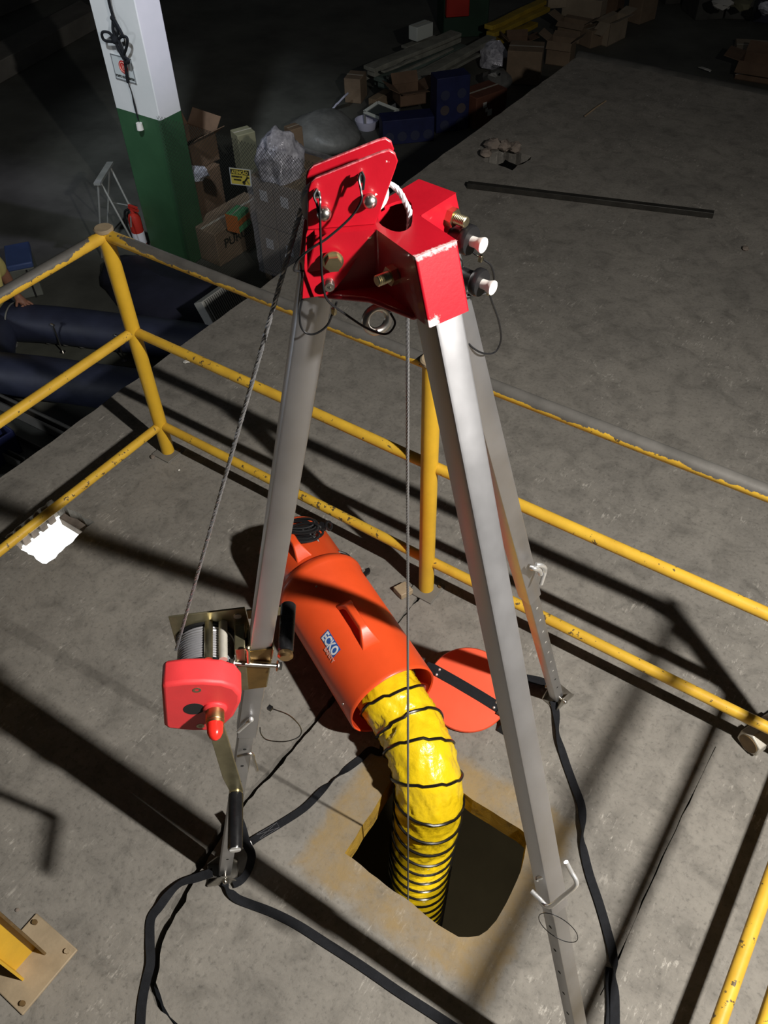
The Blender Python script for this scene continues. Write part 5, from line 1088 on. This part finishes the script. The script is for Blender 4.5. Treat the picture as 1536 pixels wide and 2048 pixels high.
for i, (q_, lb, hh_) in enumerate((((-5.0808,7.1678,-1.2000), 'bearer block under the near end of the far planks', 0.12), ((-4.9933,8.4396,-1.2000), 'bearer block under the middle of the far planks', 0.12))):
    p_ = V(q_); tag(MB().box(p_ + Z * hh_ / 2, (0.10, 0.5, hh_)).build('bearer_block', 'pallet_wood', bevel=0.004), lb, 'block')
carton('white box lying on top of the far plank pile', (-5.2788,8.1407,-0.8800), (-5.2228,8.4058,-0.8800), 0.14, 0.15, 'frame_white', 'boxes in the far pile')
carton('brown carton at the near left end of the far plank pile', (-5.4701,6.9332,-1.2000), (-5.2900,6.9930,-1.2000), 0.25, 0.26, 'cardboard', 'boxes in the far pile')
plank('short white board leaning at the left end of the far pile', (-5.4456,6.7116,-1.1800), (-5.2904,6.7410,-1.0200), 0.11, 0.02, 'bowl_white', name='white_board')
q = V((-4.8662,6.5069,-1.2000)); mb = MB(); mb.lathe(q, Z, [(0, 0.095), (0.07, 0.125), (0.092, 0.128), (0.092, 0.118), (0.07, 0.115), (0.012, 0.085), (0.012, 0.0)], 24)
tag(mb.build('bowl', 'bowl_white'), 'white plastic bowl on the floor in front of the far pile', 'bowl')
# white window frame
WF = thing('window_frame', 'small white window frame with a glass pane leaning beside the white bowl', 'window frame', (-4.8024,6.7098,-1.2000))
f0, f1, f2 = V((-4.9092,6.5307,-1.0600)), V((-4.6671,6.5534,-1.1000)), V((-4.8049,6.6469,-0.9800)); f3 = f1 + (f2 - f0); nf = (f1 - f0).cross(f2 - f0).normalized(); nf = nf if nf.z > 0 else -nf
for a_, b_ in ((f0, f1), (f1, f3), (f3, f2), (f2, f0)):
    e_ = b_ - a_; sd = e_.cross(nf).normalized() * 0.03; MB().obox(a_ - sd / 2, e_, sd, nf * 0.03).build('bar', 'frame_white', WF)
MB().obox(f0 + nf * 0.012, f1 - f0, f2 - f0, nf * 0.006).build('pane', 'glass_dark', WF)
for q_ in (f0, f1, f2, f3):
    MB().cyl((q_.x, q_.y, LOW), q_, 0.012, n=6).build('prop', 'stool_grey', WF)
plank('grey panel standing to the right of the white window frame', (-4.7421,6.7099,-1.1500), (-4.7375,6.9574,-1.1500), 0.26, 0.015, 'sign_grey', roll=1.35, name='grey_panel')
carton('brown carton with a torn top behind the blue dotted box', (-4.5794,6.7206,-1.0000), (-4.3992,6.9510,-1.0000), 0.25, 0.14, 'cardboard_dark', 'boxes in the far pile', flaps=(10, 60, 30, 20))
def dotbox(label, p0, p1, depth, hgt, nd):
    t, p0, e, d = carton(label, p0, p1, depth, hgt, 'drum_blue', 'blue dotted boxes')
    dn = d.normalized()
    for i in range(nd):
        for j in range(int(hgt / 0.15)):
            c_ = p0 + e * ((i + 0.5) / nd) + Z * (0.08 + j * 0.15) - dn * 0.001
            MB().cyl(c_, c_ - dn * 0.003, 0.050, n=16).build('dot', 'dot_brown' if j % 2 else 'dot_pale', t)
dotbox('wide dark blue box with brown dots in front of the far pile', (-4.4707,6.2333,-1.2000), (-4.0812,6.6105,-1.2000), 0.22, 0.25, 4)
dotbox('upright dark blue box with pale rings in the far pile', (-4.1530,6.7657,-1.2000), (-3.9267,7.0487,-1.2000), 0.2, 0.55, 2)
carton('rust brown box with torn white label next to the upright blue box', (-3.8505,7.0658,-1.2000), (-3.7128,7.4764,-1.2000), 0.3, 0.32, 'box_rust', 'boxes in the far pile')
p_ = V((-3.7144,6.9330,-1.0200)); MB
t = bpy.data.objects[[o.name for o in bpy.data.objects if o.get('label', '').startswith('rust brown box')][0]]
p0, e, d = footprint((-3.8505,7.0658,-1.2000), (-3.7128,7.4764,-1.2000), 0.3)
for u_, v_, s_ in ((0.22, 0.20, 0.05), (0.30, 0.15, 0.035), (0.38, 0.10, 0.06)): MB().obox(p0 + e * u_ + Z * v_ - d.normalized() * 0.003, e.normalized() * s_, d.normalized() * 0.002, Z * s_ * 1.1).build('torn_label', 'paper_white', t)
carton('closed brown carton right of the rust brown box in the far pile', (-4.1799,8.3309,-1.2000), (-3.8156,8.4799,-1.2000), 0.34, 0.36, 'cardboard', 'boxes in the far pile')
lump('plastic_bag', 'clear plastic bag of white parts left of the closed brown carton', 'bag', (-4.5144,8.6319,-1.2000), 0.17, 'bag_silver', 41, flat=0.9)
lump('round_bundle', 'grey round bundle behind the rust brown box', 'bundle', (-4.1232,7.9910,-1.2000), 0.16, 'bag_grey', 42, flat=0.8)
carton('open brown carton with raised flaps behind the closed one', (-4.5097,9.0104,-1.2000), (-4.3053,9.1699,-1.2000), 0.18, 0.20, 'cardboard_dark', 'boxes in the far pile', flaps=(20, 50, 40, 20))
carton('wide open carton nearest the platform corner', (-4.0640,9.1229,-1.2000), (-3.7675,9.1685,-1.2000), 0.20, 0.26, 'cardboard', 'boxes in the far pile', flaps=(-60, 20, 30, 35))
carton('open carton in the second row of the far boxes', (-4.3142,9.9252,-1.2000), (-3.9556,9.9302,-1.2000), 0.18, 0.22, 'cardboard', 'boxes in the far pile', flaps=(-30, 5, 25, 30))
carton('pale topped carton behind the second row', (-4.5342,10.4873,-1.2000), (-4.0002,10.4912,-1.2000), 0.20, 0.34, 'cardboard_pale', 'boxes in the far pile')
carton('dark carton at the back of the far boxes', (-4.5297,11.0890,-1.2000), (-3.9974,11.0714,-1.2000), 0.2, 0.28, 'cardboard_dark', 'boxes in the far pile', flaps=(40, 20, 30, 10))
carton('carton with a pale lid at the right end of the far boxes', (-3.6592,10.0239,-1.2000), (-3.5944,10.4313,-1.2000), 0.16, 0.26, 'cardboard_pale', 'boxes in the far pile', flaps=(15, 5, -30, 10))
carton('small pale carton just left of the one at the right end', (-3.8112,9.8540,-1.2000), (-3.7129,10.1138,-1.2000), 0.20, 0.20, 'cardboard', 'boxes in the far pile')
carton('large brown carton at the top right of the far boxes', (-3.6301,10.9699,-1.2000), (-3.5394,11.2919,-1.2000), 0.22, 0.40, 'cardboard', 'boxes in the far pile')
carton('pale flat box on top of the far boxes at the top edge', (-4.6625,10.3243,-1.0000), (-4.3903,10.5729,-1.0000), 0.4, 0.12, 'cardboard_pale', 'boxes in the far pile')
# far second column with red hose box
FC = thing('far_column', 'dark green column far behind the plank pile at the top edge', 'column', (-5.2758,9.4023,-1.2000))
p0, e, d = footprint((-5.5751,9.2266,-1.2000), (-5.1363,9.6112,-1.2000), 0.5)
MB().obox(p0, e, d, Z * 2.6).build('shaft', 'dark_green', FC, bevel=0.01)
HB = thing('hose_box', 'red box hanging on the far dark green column', 'box', p0 + e * 0.28 + Z * 0.30)
MB().obox(p0 + e * 0.02 - d.normalized() * 0.12 + Z * 0.28, e * 0.50, d.normalized() * 0.118, Z * 0.6).build('case', 'extinguisher_red', HB, bevel=0.01)
MB().obox(p0 + e * 0.05 - d.normalized() * 0.126 + Z * 0.31, e * 0.44, d.normalized() * 0.006, Z * 0.54).build('door', 'extinguisher_red', HB, bevel=0.003)
# pile of dark crates at the top right
for i, (a_, b_, dp, hh_, m_, lb) in enumerate((((-3.0615,11.4795,-1.2000), (-2.7806,11.7330,-1.2000), 0.5, 0.35, 'beam_dark', 'dark crate at the left end of the top right stack'), ((-2.7638,11.7427,-1.2000), (-2.4615,11.8735,-1.2000), 0.5, 0.30, 'beam_dark', 'dark crate in the middle of the top right stack'), ((-2.4096,11.8142,-1.2000), (-2.0726,11.8780,-1.2000), 0.5, 0.45, 'tarp_navy', 'dark bluish crate at the right end of the top right stack'), ((-3.6372,11.8927,-1.2000), (-3.3755,12.1410,-1.2000), 0.5, 0.3, 'beam_dark', 'dark crate apart from the stack at the top edge'))):
    carton(lb, a_, b_, dp, hh_, m_, 'dark crates top right')
for i, (q_, m_) in enumerate((((-2.6054,10.8833,-0.8500), 'paper_white'), ((-2.4500,11.1684,-0.9000), 'olive_board'), ((-2.0102,10.6323,-0.7500), 'bag_silver'))):
    lump('scrap_heap', ('pale rag on the dark crates, left one', 'olive rag on the dark crates, middle one', 'bluish bag on the dark crates, right one')[i], 'rag', q_, 0.12, m_, 50 + i)
carton('open carton with spread flaps just beyond the far platform edge at the right', (-1.9857,9.8171,-1.2000), (-1.5823,9.8516,-1.2000), 0.34, 0.20, 'cardboard_dark', 'cartons beyond the far edge', flaps=(-35, 30, 10, 40))
carton('flattened pale carton behind the one beyond the far platform edge', (-2.1787,10.4299,-1.2000), (-1.8291,10.5617,-1.2000), 0.4, 0.10, 'cardboard_pale', 'cartons beyond the far edge')
mb = MB(); mb.ribbon(spline([(-2.4157,9.8588,-1.1600), (-2.3198,9.7779,-1.1400), (-2.2570,9.7764,-1.1500)]), 0.05, 0.004); tag(mb.build('paper_scrap', 'paper_white'), 'bright paper scrap beyond the far platform edge, left one', 'paper')
mb = MB(); mb.ribbon(spline([(-1.9825,9.8337,-1.1500), (-1.9307,9.8350,-1.1300), (-1.8709,9.8827,-1.1500)]), 0.05, 0.004); tag(mb.build('paper_scrap', 'paper_white'), 'bright paper scrap beyond the far platform edge, beside the open carton', 'paper')

# ================================================================== PERSON at the left edge, leaning a hand on the barrier
hand = V((-4.9005,2.0302,-0.8850)); wrist = V((-4.9423,2.0274,-0.8500)); elbow = V((-4.9225,1.9932,-0.6800)); sho = V((-4.9224,1.9521,-0.5600))
PE = thing('person', 'person in a yellow short sleeved shirt resting one hand on the dark blue barrier', 'person', (sho.x - 0.25, sho.y - 0.15, LOW))
def skin(name, verts, edges, radii, m_, par, sub=2, root=0):
    me = bpy.data.meshes.new(name); org = V(par['_o']); me.from_pydata([tuple(V(v) - org) for v in verts], edges, []); me.materials.append(M[m_])
    o = bpy.data.objects.new(name, me); C.objects.link(o); o.parent = par; o['_o'] = par['_o']
    sk = o.modifiers.new('skin', 'SKIN'); sk.use_smooth_shade = True
    for i, r in enumerate(radii):
        sv_ = me.skin_vertices[0].data[i]; sv_.radius = r if isinstance(r, tuple) else (r, r); sv_.use_root = (i == root)
    sb = o.modifiers.new('sub', 'SUBSURF'); sb.levels = sub; sb.render_levels = sub
    return o
fw = V((0.72, -0.69, 0)).normalized()                              # facing the barrier and the platform
lf = V((-fw.y, fw.x, 0))
chest = sho - lf * 0.165 - fw * 0.02 + V((0, 0, -0.02)); sho2 = chest * 2 - sho; pel = V((chest.x - 0.20, chest.y + 0.02, -0.90)); belly = V((-4.9829,1.7853,-0.7400))
neck = chest + fw * 0.05 + V((0, 0, 0.13)); headp = neck + fw * 0.07 + V((0, 0, 0.10)); crown = headp + fw * 0.03 + V((0, 0, 0.10))
hipR, hipL = pel - lf * 0.10, pel + lf * 0.10
knR, knL = V((hipR.x + 0.05, hipR.y - 0.03, LOW + 0.075)), V((hipL.x + 0.05, hipL.y - 0.03, LOW + 0.075))
anR, anL = knR - fw * 0.40 + V((0, 0, -0.01)), knL - fw * 0.40 + V((0, 0, -0.01)); toR, toL = anR - fw * 0.13 + V((0, 0, -0.02)), anL - fw * 0.13 + V((0, 0, -0.02))
el2 = sho2 - lf * 0.06 + fw * 0.05 + V((0, 0, -0.27)); wr2 = el2 + fw * 0.18 + V((0, 0, -0.10)); ha2 = wr2 + fw * 0.08
vs = [pel, belly, chest, neck, headp, crown, sho, elbow, wrist, hand, sho2, el2, wr2, ha2, hipR, knR, anR, toR, hipL, knL, anL, toL]
es = [(0, 1), (1, 2), (2, 3), (3, 4), (4, 5), (2, 6), (6, 7), (7, 8), (8, 9), (2, 10), (10, 11), (11, 12), (12, 13), (0, 14), (14, 15), (15, 16), (16, 17), (0, 18), (18, 19), (19, 20), (20, 21)]
rd = [0.13, 0.135, 0.13, 0.055, 0.085, 0.075, 0.065, 0.043, 0.028, (0.040, 0.022), 0.065, 0.043, 0.028, (0.04, 0.022), 0.085, 0.065, 0.045, 0.04, 0.085, 0.065, 0.045, 0.04]
hv = (hand - wrist).normalized(); hs_ = hv.cross(Z).normalized()
def fingers(base, hv, hs_, vs, es, rd, idx):
    for j, (off_, ln3_) in enumerate(((-0.032, 0.062), (-0.011, 0.074), (0.011, 0.070), (0.031, 0.056))):
        k_ = len(vs); sp_d = (hv + hs_ * off_ * 6).normalized(); a_ = base + hv * 0.035 + hs_ * off_
        vs += [a_, a_ + sp_d * ln3_ * 0.5 + V((0, 0, 0.004)), a_ + sp_d * ln3_ + V((0, 0, -0.014))]; es += [(idx, k_), (k_, k_ + 1), (k_ + 1, k_ + 2)]; rd += [0.0105, 0.0095, 0.008]
    k_ = len(vs); t_d = (hv * 0.6 + hs_ * 0.8).normalized(); a_ = base + hs_ * 0.034 - hv * 0.015
    vs += [a_, a_ + t_d * 0.045 + V((0, 0, -0.006))]; es += [(idx, k_), (k_, k_ + 1)]; rd += [0.0125, 0.009]
fingers(hand, hv, hs_, vs, es, rd, 9); fingers(ha2, fw, fw.cross(Z), vs, es, rd, 13)
body = skin('body', vs, es, rd, 'skin', PE)
slv, slv2 = sho.lerp(elbow, 0.72), sho2.lerp(el2, 0.72)
skin('shirt', [pel + V((0, 0, 0.02)), belly + V((0.02, 0.01, -0.02)), chest, neck - V((0, 0, 0.06)), sho, slv, sho2, slv2], [(0, 1), (1, 2), (2, 3), (2, 4), (4, 5), (2, 6), (6, 7)], [0.150, 0.165, 0.155, 0.075, 0.085, 0.072, 0.085, 0.072], 'shirt_yellow', PE)
skin('trousers', [pel, hipR, knR, anR + V((0.03, 0.01, 0)), hipL, knL, anL + V((0.03, 0.01, 0))], [(0, 1), (1, 2), (2, 3), (0, 4), (4, 5), (5, 6)], [0.145, 0.10, 0.080, 0.058, 0.10, 0.080, 0.058], 'jeans', PE)
hm = MB(); hc_ = headp + fw * 0.0 + V((0, 0, 0.055)); hm.ball(hc_ - fw * 0.02 + Z * 0.02, 0.108, 16, flat=0.95); hm.v = [v for v in hm.v]; hm.build('hair', 'hair_dark', PE)
fm = MB(); fc = headp + fw * 0.085 + Z * 0.03
for s__ in (-1, 1): fm.ball(fc + lf * s__ * 0.032 + fw * 0.004, 0.011, 8)
fm.build('eyes', 'label_white', PE)
fm = MB(); fm.lathe(fc - Z * 0.035 + fw * 0.0, fw, [(-0.01, 0.016), (0.012, 0.012), (0.022, 0.004)], 10); fm.build('nose', 'skin', PE)
fm = MB(); fm.ball(fc - Z * 0.068 - fw * 0.006, 0.022, 10, flat=0.35); fm.build('mouth', 'sign_red', PE)
for s__ in (-1, 1):
    fm = MB(); fm.ball(headp + lf * s__ * 0.09 + Z * 0.03, 0.026, 10, ax=lf, flat=0.35); fm.build('ear', 'skin', PE)

# ------------------------------------------------------------------ tidy
for o in bpy.data.objects:
    if '_o' in o: del o['_o']
